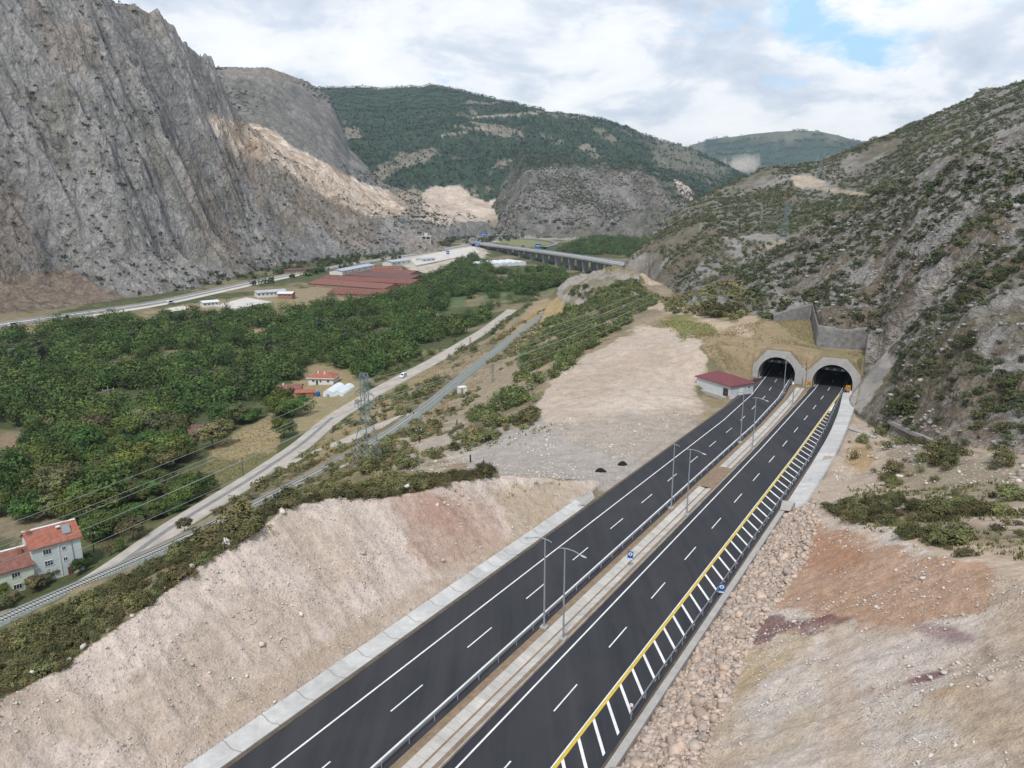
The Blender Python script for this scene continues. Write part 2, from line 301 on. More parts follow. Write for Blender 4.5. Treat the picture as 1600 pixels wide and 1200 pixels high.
# ------------------------------------------------------------------ materials
class NT:
    def __init__(s, name):
        s.m = bpy.data.materials.new(name); s.m.use_nodes = True
        s.n = s.m.node_tree.nodes; s.l = s.m.node_tree.links; s.b = s.n['Principled BSDF']
        s.tc = s.n.new('ShaderNodeTexCoord')
        s.b.inputs['Specular IOR Level'].default_value = .3
    def new(s, t, **k):
        n = s.n.new(t)
        for a, b in k.items(): setattr(n, a, b)
        return n
    def put(s, v, sock):
        if isinstance(v, tuple): sock.default_value = (*v, 1) if len(v) == 3 and sock.type == 'RGBA' else v
        elif isinstance(v, (int, float)): sock.default_value = v
        else: s.l.new(v, sock)
    def coord(s, scale=(1, 1, 1), rot=(0, 0, 0), src='Object'):
        m = s.new('ShaderNodeMapping'); m.inputs['Scale'].default_value = scale; m.inputs['Rotation'].default_value = rot
        s.l.new(s.tc.outputs[src], m.inputs[0]); return m.outputs[0]
    def noise(s, scale, detail=4, rough=.55, vec=None, dist=0):
        n = s.new('ShaderNodeTexNoise'); n.inputs['Scale'].default_value = scale; n.inputs['Detail'].default_value = detail
        n.inputs['Roughness'].default_value = rough; n.inputs['Distortion'].default_value = dist
        s.l.new(vec if vec is not None else s.tc.outputs['Object'], n.inputs['Vector']); return n.outputs['Fac']
    def voro(s, scale, feature='F1', out='Distance', vec=None):
        n = s.new('ShaderNodeTexVoronoi', feature=feature); n.inputs['Scale'].default_value = scale
        s.l.new(vec if vec is not None else s.tc.outputs['Object'], n.inputs['Vector']); return n.outputs[out]
    def ramp(s, f, stops):
        r = s.new('ShaderNodeValToRGB'); s.l.new(f, r.inputs[0]); el = r.color_ramp.elements
        c3 = lambda c: (c, c, c, 1) if isinstance(c, (int, float)) else (*c, 1)
        el[0].position, el[0].color = stops[0][0], c3(stops[0][1]); el[1].position, el[1].color = stops[-1][0], c3(stops[-1][1])
        for p, c in stops[1:-1]:
            e = el.new(p); e.color = c3(c)
        return r.outputs[0]
    def mix(s, f, a, b, bt='MIX'):
        m = s.new('ShaderNodeMix', data_type='RGBA', blend_type=bt)
        s.put(f, m.inputs[0]); s.put(a, m.inputs[6]); s.put(b, m.inputs[7]); return m.outputs[2]
    def math(s, op, a, b=0.0):
        m = s.new('ShaderNodeMath', operation=op); s.put(a, m.inputs[0]); s.put(b, m.inputs[1]); return m.outputs[0]
    def attr(s, name, out='Color'):
        a = s.new('ShaderNodeAttribute'); a.attribute_name = name; return a.outputs[out]
    def col(s, v): s.put(v, s.b.inputs['Base Color'])
    def rough(s, v): s.put(v, s.b.inputs['Roughness'])
    def bump(s, h, strength=.5, dist=.1):
        b = s.new('ShaderNodeBump'); b.inputs['Strength'].default_value = strength; b.inputs['Distance'].default_value = dist
        s.l.new(h, b.inputs['Height']); s.l.new(b.outputs[0], s.b.inputs['Normal'])
def terrain_mat(name, sc, var=(.72, 1.28), bump=.6, dist=1.0, stones=0.0, aniso=(1, 1, 1), rot=0.0, crack=0.0):
    t = NT(name); v = t.coord(aniso, (0, 0, rot))
    n1 = t.noise(sc, 9, .68, v); n2 = t.noise(sc*5.3, 6, .6, v)
    c = t.mix(1.0, t.attr('Col'), t.ramp(n1, [(.25, var[0]), (.75, var[1])]), 'MULTIPLY')
    c = t.mix(1.0, c, t.ramp(n2, [(.25, .78), (.75, 1.22)]), 'MULTIPLY')
    h = t.math('ADD', n1, t.math('MULTIPLY', n2, .35))
    if stones:
        vo = t.voro(stones, vec=v); vc = t.voro(stones, out='Color', vec=v)
        sep = t.new('ShaderNodeSeparateColor'); t.l.new(vc, sep.inputs[0])
        pick = t.math('MULTIPLY', t.math('GREATER_THAN', sep.outputs[0], .55), t.math('LESS_THAN', vo, .38))
        c = t.mix(t.math('MULTIPLY', t.math('MULTIPLY', pick, .55), t.attr('Col', 'Alpha')), c, t.mix(sep.outputs[1], (.30, .24, .2), (.68, .62, .56)))
        h = t.math('ADD', h, t.math('MULTIPLY', t.math('MULTIPLY', pick, t.attr('Col', 'Alpha')), t.math('SUBTRACT', .5, vo)))
    if crack:                                  # fissure lines, darker in colour and lower in the bump height
        wv = t.new('ShaderNodeVectorMath', operation='ADD'); sc_ = t.new('ShaderNodeVectorMath', operation='SCALE'); nz = t.new('ShaderNodeTexNoise'); nz.inputs['Scale'].default_value = crack*1.4; nz.inputs['Detail'].default_value = 5
        t.l.new(v, nz.inputs['Vector']); t.l.new(nz.outputs['Color'], sc_.inputs[0]); sc_.inputs['Scale'].default_value = .9/crack; t.l.new(v, wv.inputs[0]); t.l.new(sc_.outputs[0], wv.inputs[1])
        e1 = t.voro(crack, 'DISTANCE_TO_EDGE', vec=wv.outputs[0]); e2 = t.voro(crack*2.7, 'DISTANCE_TO_EDGE', vec=wv.outputs[0])
        k = t.math('MULTIPLY', t.ramp(e1, [(0, .72), (.10, 1.0)]), t.ramp(e2, [(0, .82), (.12, 1.0)])); c = t.mix(1.0, c, k, 'MULTIPLY'); h = t.math('ADD', h, t.math('MULTIPLY', t.math('ADD', t.math('MINIMUM', e1, .3), t.math('MULTIPLY', t.math('MINIMUM', e2, .3), .5)), 1.2))
    t.col(c); t.rough(.95); t.b.inputs['Specular IOR Level'].default_value = .15; t.bump(h, bump, dist); return t.m
M = {}
M['ground'] = terrain_mat('ground_soil', .35, bump=.7, dist=.5, stones=1.6)
M['cut'] = terrain_mat('broken_limestone', .8, (.74, 1.26), 1.0, .45, stones=2.6)
M['cut2'] = terrain_mat('banded_soil', .9, (.72, 1.28), 1.0, .4, stones=2.8)
M['hill2'] = terrain_mat('scrub_hillside_rock', .3, (.5, 1.5), 1.0, 1.8, stones=.9, crack=.22)
M['hill1'] = terrain_mat('scrub_hill_rock', .12, (.6, 1.4), 1.0, 2.5)
M['mount'] = terrain_mat('mountain_rock', .12, (.55, 1.45), 1.0, 6.5, 0, (1, 1, .5), 0, .06)
M['grey'] = terrain_mat('grey_hill_rock', .06, (.55, 1.45), 1.0, 5.0, 0, (1, 1, .5), 0, .03)
M['forest'] = terrain_mat('forest_floor', .03, (.6, 1.4), 1.0, 6.0)
M['spur'] = terrain_mat('spur_rock', .06, (.6, 1.4), 1.0, 6.0, 0, (1, 1, .5), 0, .035)
M['far'] = terrain_mat('far_hill', .012, (.6, 1.4), .8, 12.0)
def simple(name, c, rough=.8, var=.15, sc=1.5, bump=0.0, metal=0.0, dist=.02, c2=None):
    t = NT(name); n = t.noise(sc, 6, .6)
    lo = tuple(max(0, v*(1-var)) for v in c); hi = c2 or tuple(min(1, v*(1+var)) for v in c)
    t.col(t.mix(t.ramp(n, [(.3, 0.0), (.7, 1.0)]), lo, hi)); t.rough(rough); t.b.inputs['Metallic'].default_value = metal
    if bump: t.bump(t.noise(sc*8, 4), bump, dist)
    M[name] = t.m; return t.m
def mk_asphalt():
    t = NT('asphalt'); v = t.coord((1, .05, 1), (0, 0, math.atan2(RDIR[0], RDIR[1])*-1))
    n = t.noise(.9, 5, .6, v); n2 = t.noise(.12, 4, .6); n3 = t.noise(14, 3)
    c = t.mix(t.ramp(n, [(.3, 0.0), (.7, 1.0)]), (.023, .025, .031), (.036, .039, .047))
    c = t.mix(t.ramp(n2, [(.45, 0.0), (.75, .55)]), c, (.050, .049, .050))
    n4 = t.noise(.5, 3, .5, t.coord((1, .012, 1), (0, 0, math.atan2(RDIR[0], RDIR[1])*-1)))
    c = t.mix(t.ramp(n4, [(.42, 0.0), (.7, .5)]), c, (.050, .052, .057)); c = t.mix(t.ramp(t.noise(.045, 5, .65), [(.55, 0.0), (.72, .35)]), c, (.066, .066, .066))
    t.col(t.mix(1.0, c, t.ramp(n3, [(.2, .8), (.8, 1.2)]), 'MULTIPLY')); t.rough(.82); t.bump(n3, .2, .01); M['asphalt'] = t.m
mk_asphalt()
def mk_concrete(name, c, joint=0.0, c2=None):
    t = NT(name); n = t.noise(.7, 6, .65); n2 = t.noise(6, 4)
    lo = tuple(v*.82 for v in c); hi = c2 or tuple(min(1, v*1.1) for v in c)
    q = t.mix(t.ramp(n, [(.3, 0.0), (.7, 1.0)]), lo, hi); q = t.mix(1.0, q, t.ramp(n2, [(.2, .9), (.8, 1.08)]), 'MULTIPLY')
    if joint:
        u = t.attr('UVa', 'Fac'); w = t.math('ABSOLUTE', t.math('SUBTRACT', t.math('FRACT', t.math('DIVIDE', u, joint)), .5))
        cell = t.math('FLOOR', t.math('ADD', t.math('DIVIDE', u, joint), .5))
        wnz = t.new('ShaderNodeTexWhiteNoise', noise_dimensions='1D'); t.l.new(cell, wnz.inputs['W'])
        q = t.mix(1.0, q, t.ramp(wnz.outputs['Value'], [(0, .86), (1, 1.06)]), 'MULTIPLY')
        q = t.mix(t.math('MULTIPLY', t.math('LESS_THAN', t.math('SUBTRACT', .5, w), .014), .6), q, (.16, .14, .12))
    t.col(q); t.rough(.9); t.bump(n2, .25, .02); M[name] = t.m
mk_concrete('ditch_concrete', (.55, .55, .54), 4.6); mk_concrete('slab_concrete', (.52, .50, .47), 1.6)
mk_concrete('wall_concrete', (.40, .39, .37)); mk_concrete('portal_concrete', (.40, .395, .38)); mk_concrete('old_concrete', (.30, .28, .27))
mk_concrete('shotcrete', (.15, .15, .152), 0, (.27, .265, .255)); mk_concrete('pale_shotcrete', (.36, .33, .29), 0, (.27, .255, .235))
simple('white_paint', (.74, .75, .76), .6, .16, .6); simple('yellow_paint', (.58, .43, .06), .6, .12); simple('galvanised', (.40, .44, .48), .45, .1, 2, 0, .55)
simple('lamp_metal', (.30, .34, .37), .5, .1, 2, 0, .3); simple('brown_earth', (.25, .185, .125), .95, .25, 1.2, .8, 0, .1); simple('dark_earth', (.12, .098, .075), .95, .3, 1.2, .8, 0, .1)
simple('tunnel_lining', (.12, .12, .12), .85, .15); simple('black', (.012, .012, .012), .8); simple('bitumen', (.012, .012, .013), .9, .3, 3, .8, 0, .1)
simple('gravel_road', (.42, .385, .345), .95, .16, .25, .5, 0, .05); simple('old_asphalt', (.22, .215, .21), .92, .14, .2, .2, 0, .02); simple('rut_grey', (.22, .22, .225), .92, .2, .3)
simple('ballast', (.215, .255, .245), .95, .35, 3.0, .9, 0, .1); simple('rail_steel', (.17, .15, .135), .5, .2, 3, 0, .7); simple('sleeper', (.42, .41, .39), .9, .12)
simple('maroon_roof', (.17, .052, .06), .5, .1, 1); simple('hut_wall', (.52, .55, .56), .85, .06); simple('dark_door', (.055, .045, .042), .6); simple('glass', (.03, .04, .05), .15)
simple('tile_fac', (.20, .085, .068), .9, .35, .5, .4, 0, .06); simple('tile_red', (.33, .125, .085), .85, .25, 1.2, .4, 0, .06); simple('tile_old', (.22, .105, .085), .9, .3, .8, .4, 0, .06); simple('tile_dark', (.15, .085, .08), .9, .3, 1.0, .4, 0, .06)
simple('wall_blue', (.58, .655, .67), .9, .06); simple('wall_green', (.63, .69, .57), .9, .07); simple('wall_white', (.68, .68, .655), .9, .08); simple('brick', (.33, .155, .10), .9, .3, 4, .3)
simple('plaster_brown', (.33, .22, .15), .9, .25, 2); simple('window_white', (.75, .76, .77), .5, .05); simple('magenta_door', (.20, .06, .075), .6)
simple('panel_grey', (.30, .33, .36), .3, .1, 2, 0, .3); simple('plastic_film', (.66, .72, .76), .45, .1, .8); simple('blue_paint', (.02, .11, .36), .45, .1); simple('white_metal', (.70, .72, .74), .45, .08)
simple('corrugated', (.42, .46, .50), .55, .15, .3); simple('pale_yard', (.58, .56, .52), .9, .12, .1); simple('rust', (.26, .12, .07), .9, .3, 1); simple('tower_steel', (.20, .265, .275), .55, .12, 2, 0, .3)
simple('wire', (.30, .33, .33), .5, .1, 1, 0, .2); simple('car_white', (.72, .73, .74), .3, .03); simple('car_dark', (.05, .055, .07), .3, .1); simple('tyre', (.02, .02, .02), .8); simple('sign_orange', (.55, .26, .02), .6, .3, 6)
simple('trunk', (.085, .068, .052), .95, .3, 3, .5); simple('dead_wood', (.17, .15, .145), .95, .2, 3); simple('red_paint', (.40, .03, .03), .5); simple('bridge_concrete', (.36, .37, .37), .85, .12, .1); simple('stone_wall', (.36, .33, .30), .95, .25, .6, .6, 0, .1)
def mk_leaf(name, c1, c2, vary=.085):
    t = NT(name); oi = t.new('ShaderNodeObjectInfo'); n = t.noise(.6, 3)
    base = t.mix(t.ramp(n, [(.3, 0.0), (.7, 1.0)]), c1, c2)
    base = t.mix(1.0, base, t.attr('Tint'), 'MULTIPLY')
    hs = t.new('ShaderNodeHueSaturation'); t.l.new(base, hs.inputs['Color'])
    t.put(t.math('ADD', .5-vary/2, t.math('MULTIPLY', oi.outputs['Random'], vary)), hs.inputs['Hue'])
    wnz = t.new('ShaderNodeTexWhiteNoise', noise_dimensions='1D'); t.l.new(oi.outputs['Random'], wnz.inputs['W'])
    t.put(t.math('ADD', .62, t.math('MULTIPLY', wnz.outputs['Value'], .8)), hs.inputs['Value'])
    t.col(hs.outputs[0]); t.rough(.75); t.b.inputs['Specular IOR Level'].default_value = .2; M[name] = t.m
mk_leaf('leaf', (.055, .095, .024), (.10, .145, .038)); mk_leaf('leaf_olive', (.10, .11, .050), (.145, .145, .070)); mk_leaf('leaf_poplar', (.060, .095, .050), (.095, .13, .07))
mk_leaf('shrub_leaf', (.095, .105, .044), (.15, .145, .068), .07); mk_leaf('scrub_leaf', (.043, .058, .028), (.074, .084, .040), .0); mk_leaf('olive_scrub_leaf', (.090, .100, .044), (.14, .135, .065), .0); mk_leaf('forest_leaf', (.026, .058, .030), (.045, .085, .040), .0)
# ------------------------------------------------------------------ object helpers
def setp(o, label=None, cat=None, group=None, kind=None):
    if label: o['label'] = label
    if cat: o['category'] = cat
    if group: o['group'] = group
    if kind: o['kind'] = kind
    return o
def thing(name, label, cat, loc=(0, 0, 0), rz=0.0, group=None):
    o = bpy.data.objects.new(name, None); col.objects.link(o); o.empty_display_size = .5
    o.location = tuple(float(v) for v in loc); o.rotation_euler = (0, 0, rz); return setp(o, label, cat, group)
def link(name, me, parent=None, loc=None):
    o = bpy.data.objects.new(name, me); col.objects.link(o)
    if parent: o.parent = parent
    if loc is not None: o.location = tuple(float(v) for v in loc)
    return o
class MB:
    def __init__(s): s.v = []; s.f = []; s.k = []; s.smooth = False
    def quad(s, *pts, k=0):
        n = len(s.v); s.v += [tuple(map(float, p)) for p in pts]; s.f.append(tuple(range(n, n+len(pts)))); s.k.append(k); return s
    def box(s, c, d, rz=0.0, k=0):
        ca, sa = math.cos(rz), math.sin(rz); hx, hy, hz = d[0]/2, d[1]/2, d[2]/2; n = len(s.v)
        for z in (-hz, hz):
            for x, y in ((-hx, -hy), (hx, -hy), (hx, hy), (-hx, hy)): s.v.append((c[0]+x*ca-y*sa, c[1]+x*sa+y*ca, c[2]+z))
        for f in ((3, 2, 1, 0), (4, 5, 6, 7), (0, 1, 5, 4), (1, 2, 6, 5), (2, 3, 7, 6), (3, 0, 4, 7)): s.f.append(tuple(n+i for i in f)); s.k.append(k)
        return s
    def tube(s, pts, r, n=6, k=0, cap=True):
        pts = [Vector(tuple(map(float, p))) for p in pts]; rs = r if isinstance(r, (list, tuple)) else [r]*len(pts); base = len(s.v)
        for i, p in enumerate(pts):
            d = (pts[min(i+1, len(pts)-1)]-pts[max(i-1, 0)]).normalized()
            a = d.cross(Vector((0, 0, 1)) if abs(d.z) < .9 else Vector((1, 0, 0))).normalized(); b = d.cross(a)
            for j in range(n):
                q = 2*math.pi*j/n; s.v.append(tuple(p+(a*math.cos(q)+b*math.sin(q))*rs[i]))
        for i in range(len(pts)-1):
            for j in range(n):
                a0, a1 = base+i*n+j, base+i*n+(j+1) % n; s.f.append((a0, a1, a1+n, a0+n)); s.k.append(k)
        if cap:
            s.f.append(tuple(base+n-1-j for j in range(n))); s.f.append(tuple(base+(len(pts)-1)*n+j for j in range(n))); s.k += [k, k]
        return s
    def prism(s, poly, z0, z1, k=0):
        n = len(s.v); m = len(poly)
        for z in (z0, z1): s.v += [(float(p[0]), float(p[1]), float(z)) for p in poly]
        s.f.append(tuple(n+m-1-i for i in range(m))); s.f.append(tuple(n+m+i for i in range(m))); s.k += [k, k]
        for i in range(m): s.f.append((n+i, n+(i+1) % m, n+m+(i+1) % m, n+m+i)); s.k.append(k)
        return s
    def loft(s, secs, k=0, close=False):          # list of cross-sections (same length) joined by quads
        n = len(s.v); m = len(secs[0])
        for q in secs: s.v += [tuple(map(float, p)) for p in q]
        for i in range(len(secs)-1):
            for j in range(m if close else m-1):
                a, b = n+i*m+j, n+i*m+(j+1) % m; s.f.append((a, b, b+m, a+m)); s.k.append(k)
        return s
    def mesh(s, name, mats, attrs=None):
        me = bpy.data.meshes.new(name); me.from_pydata(s.v, [], s.f)
        for m in (mats if isinstance(mats, (list, tuple)) else [mats]): me.materials.append(M[m] if isinstance(m, str) else m)
        if any(s.k): me.polygons.foreach_set('material_index', s.k)
        if s.smooth: me.polygons.foreach_set('use_smooth', [True]*len(s.f))
        me.update(); return me
    def build(s, name, mats, parent=None, loc=None): return link(name, s.mesh(name, mats), parent, loc)
def np_mesh(name, V, Fq, mats, tint=None, smooth=False, attr='Tint', nper=4):
    me = bpy.data.meshes.new(name); V = np.ascontiguousarray(V, np.float32); Fq = np.ascontiguousarray(Fq, np.int32)
    me.vertices.add(len(V)); me.vertices.foreach_set('co', V.ravel())
    me.loops.add(Fq.size); me.loops.foreach_set('vertex_index', Fq.ravel())
    me.polygons.add(len(Fq)); me.polygons.foreach_set('loop_start', np.arange(0, Fq.size, Fq.shape[1], dtype=np.int32))
    if smooth: me.polygons.foreach_set('use_smooth', np.ones(len(Fq), bool))
    for m in (mats if isinstance(mats, (list, tuple)) else [mats]): me.materials.append(M[m])
    me.update(calc_edges=True); 
    if tint is not None:
        a = me.color_attributes.new(attr, 'FLOAT_COLOR', 'POINT')
        c = np.ones((len(V), 4), np.float32); c[:, :np.shape(tint)[-1] if np.ndim(tint) else 3] = tint; a.data.foreach_set('color', c.ravel())
    return me
# ------------------------------------------------------------------ terrain mesh
NA, azs = 1180, None
azs = np.radians(np.concatenate([np.linspace(-125, -45.6, 60), np.linspace(-45, 44, NA), np.linspace(44.6, 125, 60)])); DAZ = np.gradient(azs); NA = len(azs)
rs_ = [9.0]
while rs_[-1] < 30: rs_.append(rs_[-1]*1.012)
while rs_[-1] < 9000: rs_.append(rs_[-1]*(1.0026 if 640 < rs_[-1] < 1350 else 1.0042 if rs_[-1] < 2600 else 1.012))
Rr = np.array(rs_); NR = len(Rr)
AZ, RR = np.meshgrid(azs, Rr); TX = (RR*np.sin(AZ)).ravel(); TY = (RR*np.cos(AZ)).ravel()
TZ, TID = terrain(TX, TY)
PX, PY = proj(TX, TY, TZ)
def blend(c, m, to):
    m = m[:, None] if m.ndim == 1 else m
    return c*(1-m)+np.array(to)[None]*m
def patch(idm, poly, amt=1.0, jit=8.0, wlen=14.0, s=5):
    pa = np.array(poly); out = np.zeros(len(TX)); e = jit+2
    m = np.where(idm & (PX > pa[:, 0].min()-e) & (PX < pa[:, 0].max()+e) & (PY > pa[:, 1].min()-e) & (PY < pa[:, 1].max()+e))[0]
    if len(m):
        jx = ((fbm(TX[m], TY[m], wlen, 6, s, .62)-.5)*2.4)*jit; jy = ((fbm(TX[m], TY[m], wlen, 6, s+50, .62)-.5)*1.8)*jit
        for q in range(5):
            f = .7+.75*q
            out[m] += inpoly(PX[m]+jx*f, PY[m]+jy*f, poly)*(amt/5)
    return out
def ell(idm, cx, cy, rx, ry, rot=0, soft=.5, jit=.35, wlen=6):
    out = np.zeros(len(TX)); e = max(rx, ry)*1.5; m = np.where(idm & (np.abs(PX-cx) < e) & (np.abs(PY-cy) < e))[0]
    if len(m):
        ca, sa = math.cos(rot), math.sin(rot); dx, dy = PX[m]-cx, PY[m]-cy
        d = np.hypot((dx*ca+dy*sa)/rx, (-dx*sa+dy*ca)/ry)+(fbm(TX[m], TY[m]*1.5, wlen, 6, 91, .65)-.5)*2.6*jit
        out[m] = 1-sstep(1-soft, 1.0, d)
    return out
I = [TID == k for k in range(11)]
N1 = fbm(TX, TY, 30, 5, 101); N2 = fbm(TX, TY, 7, 4, 102); N3 = fbm(TX, TY, 160, 4, 103)
C = np.zeros((len(TX), 3)); C[:] = (.25, .205, .145)
C = blend(C, sstep(.42, .6, N1)*.75, (.12, .115, .06)); C = blend(C, sstep(.5, .62, N2)*.5, (.34, .27, .17))
valley = I[0] & (TZ < -84.5)
C = np.where(valley[:, None], blend(blend(np.tile(np.array([.075, .088, .038]), (len(TX), 1)), sstep(.52, .62, N1), (.21, .175, .11)), sstep(.55, .65, N2)*.5, (.12, .14, .06)), C)
g0 = I[0]
C = blend(C, patch(g0, [(690, 690), (760, 668), (850, 655), (960, 650), (1060, 640), (1090, 650), (1075, 685), (990, 745), (945, 772), (880, 752), (760, 742), (715, 722)], 1, 14), (.35, .32, .29))
C = blend(C, patch(g0, [(830, 650), (870, 588), (935, 545), (1000, 512), (1080, 515), (1105, 560), (1090, 600), (1100, 650), (1050, 640), (960, 655), (860, 664)], 1, 8), (.45, .375, .31))
C = blend(C, patch(g0, [(860, 600), (950, 560), (1040, 545), (1090, 560), (1000, 590), (900, 630)], .5, 16, 7, 17), (.37, .30, .235)); C = blend(C, patch(g0, [(900, 640), (1000, 610), (1085, 610), (1080, 640), (980, 650)], .45, 14, 5, 18), (.53, .46, .40))
C = blend(C, patch(g0, [(850, 665), (900, 655), (980, 650), (1090, 625), (1120, 640), (1080, 690), (1010, 720), (900, 690)], .5, 10, 8, 15), (.36, .30, .24))
C = blend(C, patch(g0, [(1090, 520), (1200, 500), (1275, 496), (1280, 545), (1352, 556), (1336, 610), (1240, 600), (1175, 600), (1120, 575)], 1, 8), (.27, .215, .135))
C = blend(C, patch(g0, [(1215, 500), (1275, 500), (1290, 545), (1352, 556), (1330, 590), (1280, 560), (1240, 540)], .6, 9, 9, 25), (.19, .175, .085))
C = blend(C, patch(g0 | I[1], [(1000, 480), (1015, 462), (1040, 468), (1075, 482), (1130, 500), (1180, 520), (1120, 520), (1060, 492)], 1, 5), (.42, .34, .25))
C = blend(C, patch(g0 | I[1] | I[2], [(1142, 450), (1172, 452), (1190, 478), (1182, 505), (1150, 510), (1160, 480)], 1, 4), (.38, .30, .21))
C = blend(C, patch(g0 | I[1] | I[2], [(995, 420), (1010, 398), (1032, 396), (1030, 420), (1050, 440), (1010, 447)], 1, 5), (.44, .36, .26))
C = blend(C, patch(g0, [(1030, 500), (1075, 490), (1115, 508), (1125, 528), (1060, 530)], .9, 8), (.17, .17, .06))
C = blend(C, patch(g0, [(1230, 820), (1300, 640), (1345, 640), (1440, 690), (1620, 715), (1620, 830), (1450, 800), (1320, 800)], 1, 9), (.41, .335, .265))
C = blend(C, patch(g0, [(1380, 700), (1500, 700), (1620, 730), (1620, 800), (1480, 790), (1400, 760)], .75, 22, 9, 35), (.235, .20, .14))
C = blend(C, ell(g0, 1345, 718, 30, 30)*.8, (.33, .225, .10))
C = blend(C, patch(g0, [(300, 760), (335, 700), (430, 643), (442, 665), (432, 715), (380, 752), (330, 775)], 1, 4), (.30, .245, .135))
C = blend(C, patch(g0, [(350, 520), (400, 515), (450, 520), (400, 528)], 1, 3), (.30, .24, .17))
C = blend(C, patch(g0, [(455, 570), (520, 565), (570, 590), (560, 640), (470, 680), (455, 640)], 1, 5), (.28, .23, .13))
C = blend(C, patch(g0, [(0, 680), (50, 685), (60, 735), (10, 760), (-40, 720)], .8, 12), (.25, .185, .12))
C = blend(C, patch(g0, [(-40, 800), (20, 780), (150, 760), (260, 790), (200, 850), (60, 850), (-40, 850)], .8, 14), (.25, .20, .135))
C = blend(C, patch(g0, [(0, 500), (240, 487), (450, 455), (600, 425), (640, 470), (500, 490), (420, 492), (240, 505), (0, 530)], 1, 6), (.27, .225, .14))
C = blend(C, patch(g0, [(640, 465), (680, 440), (720, 450), (760, 470), (880, 455), (890, 430), (760, 450), (700, 495)], .8, 8), (.085, .13, .05))
C = blend(C, patch(g0, [(620, 400), (760, 375), (760, 400), (720, 412), (640, 430)], 1, 5), (.47, .42, .35))
C = blend(C, patch(g0, [(700, 365), (900, 352), (960, 362), (930, 372), (800, 378), (740, 380)], 1, 5), (.38, .36, .31))
C = blend(C, patch(g0, [(770, 374), (840, 372), (870, 381), (820, 386)], 1, 1), (.20, .215, .10))
C = blend(C, patch(g0, [(560, 760), (640, 655), (720, 590), (800, 535), (860, 480), (890, 500), (850, 560), (800, 620), (720, 660), (640, 720)], .8, 10), (.30, .25, .18))
C = blend(C, patch(g0, [(800, 520), (850, 470), (885, 465), (880, 510), (830, 545), (790, 560)], .8, 8), (.36, .265, .14))
C = blend(C, patch(g0, [(640, 680), (720, 660), (760, 690), (740, 720), (640, 730), (600, 705)], .7, 14, 6, 65), (.42, .365, .31))
C = blend(C, patch(g0, [(730, 790), (560, 790), (600, 742), (700, 735), (860, 742), (850, 752)], .8, 9), (.33, .255, .165))
C = blend(C, patch(g0, [(480, 700), (600, 615), (700, 560), (700, 575), (600, 660), (500, 725)], .7, 8), (.32, .255, .15))
knob = I[0] & (TZ > -70) & inpoly(PX, PY, [(880, 415), (1000, 430), (990, 480), (900, 490), (870, 460)])
C = np.where(knob[:, None], blend(np.tile(np.array([.19, .17, .125]), (len(TX), 1)), sstep(.36, .54, ridged(TX, TY, 20, 4, 79)), (.29, .265, .24)), C)
STRIPG = [(-60, 1010), (0, 985), (150, 925), (300, 858), (420, 790), (560, 735), (640, 745), (700, 742), (770, 742), (790, 760), (600, 784), (450, 812), (310, 896), (140, 1016), (-60, 1130)]
C = blend(C, patch(g0, STRIPG, .85, 8), (.19, .165, .095))
C = blend(C, patch(g0, [(100, 880), (190, 770), (330, 715), (440, 700), (400, 760), (300, 805), (200, 850)], .8, 10), (.105, .115, .05))
# left cut: pale broken limestone with pink and ochre veins
c8 = np.tile(np.array([.60, .515, .455]), (len(TX), 1)); c8 = blend(c8, sstep(.45, .68, N1)*.6, (.63, .565, .515)); c8 = blend(c8, sstep(.5, .68, N2)*.5, (.43, .345, .265))
C = np.where(I[8][:, None], c8, C)
C = blend(C, patch(I[8], [(600, 790), (690, 775), (770, 800), (810, 850), (720, 890), (650, 870)], .55, 22, 8), (.40, .245, .185))
C = blend(C, ell(I[8], 690, 805, 60, 40, .3, .8)*.5, (.36, .20, .15))
C = blend(C, patch(I[8], [(760, 760), (880, 755), (920, 770), (860, 830), (760, 900), (730, 900), (800, 830)], .55, 18, 8), (.40, .315, .20))
C = blend(C, patch(I[8], [(330, 1170), (420, 1105), (700, 925), (720, 905), (660, 905), (380, 1085), (250, 1180)], .45, 12, 8), (.40, .31, .22))
C = blend(C, patch(I[8], [(-60, 1010), (40, 1010), (20, 1110), (-60, 1120)], .6, 14, 8), (.36, .28, .22))
# right cut
c9 = np.tile(np.array([.55, .455, .375]), (len(TX), 1)); band = fbm(TX*.55+TZ*1.2, TY*.25+TZ*.9, 5, 4, 104); c9 = blend(c9, sstep(.45, .6, band)*.7, (.62, .555, .50)); c9 = blend(c9, sstep(.54, .66, N2)*.45, (.46, .355, .225))
C = np.where(I[9][:, None], c9, C)
i9 = I[9] | (I[0] & inpoly(PX, PY, [(1190, 800), (1290, 805), (1700, 880), (1700, 1300), (1000, 1300)]))
C = np.where((i9 & ~I[9])[:, None], blend(np.tile(np.array([.50, .41, .325]), (len(TX), 1)), sstep(.45, .65, N2)*.5, (.40, .30, .21)), C)
C = blend(C, patch(i9, [(1265, 815), (1400, 850), (1540, 885), (1540, 955), (1400, 975), (1230, 960), (1150, 960), (1220, 880)], .8, 16, 6), (.43, .26, .165))
C = blend(C, patch(i9, [(1240, 830), (1330, 835), (1350, 880), (1260, 900), (1225, 880)], .5, 14, 5, 61), (.40, .20, .12))
C = blend(C, patch(i9, [(1170, 990), (1205, 965), (1270, 962), (1345, 960), (1300, 978), (1275, 995), (1215, 992), (1180, 1008)], .85, 9, 4), (.19, .10, .10))
C = blend(C, ell(i9, 1475, 990, 75, 16, .22, .7)*.75, (.24, .145, .155)); C = blend(C, ell(i9, 1545, 1020, 26, 14, .7, .7)*.7, (.26, .165, .175))
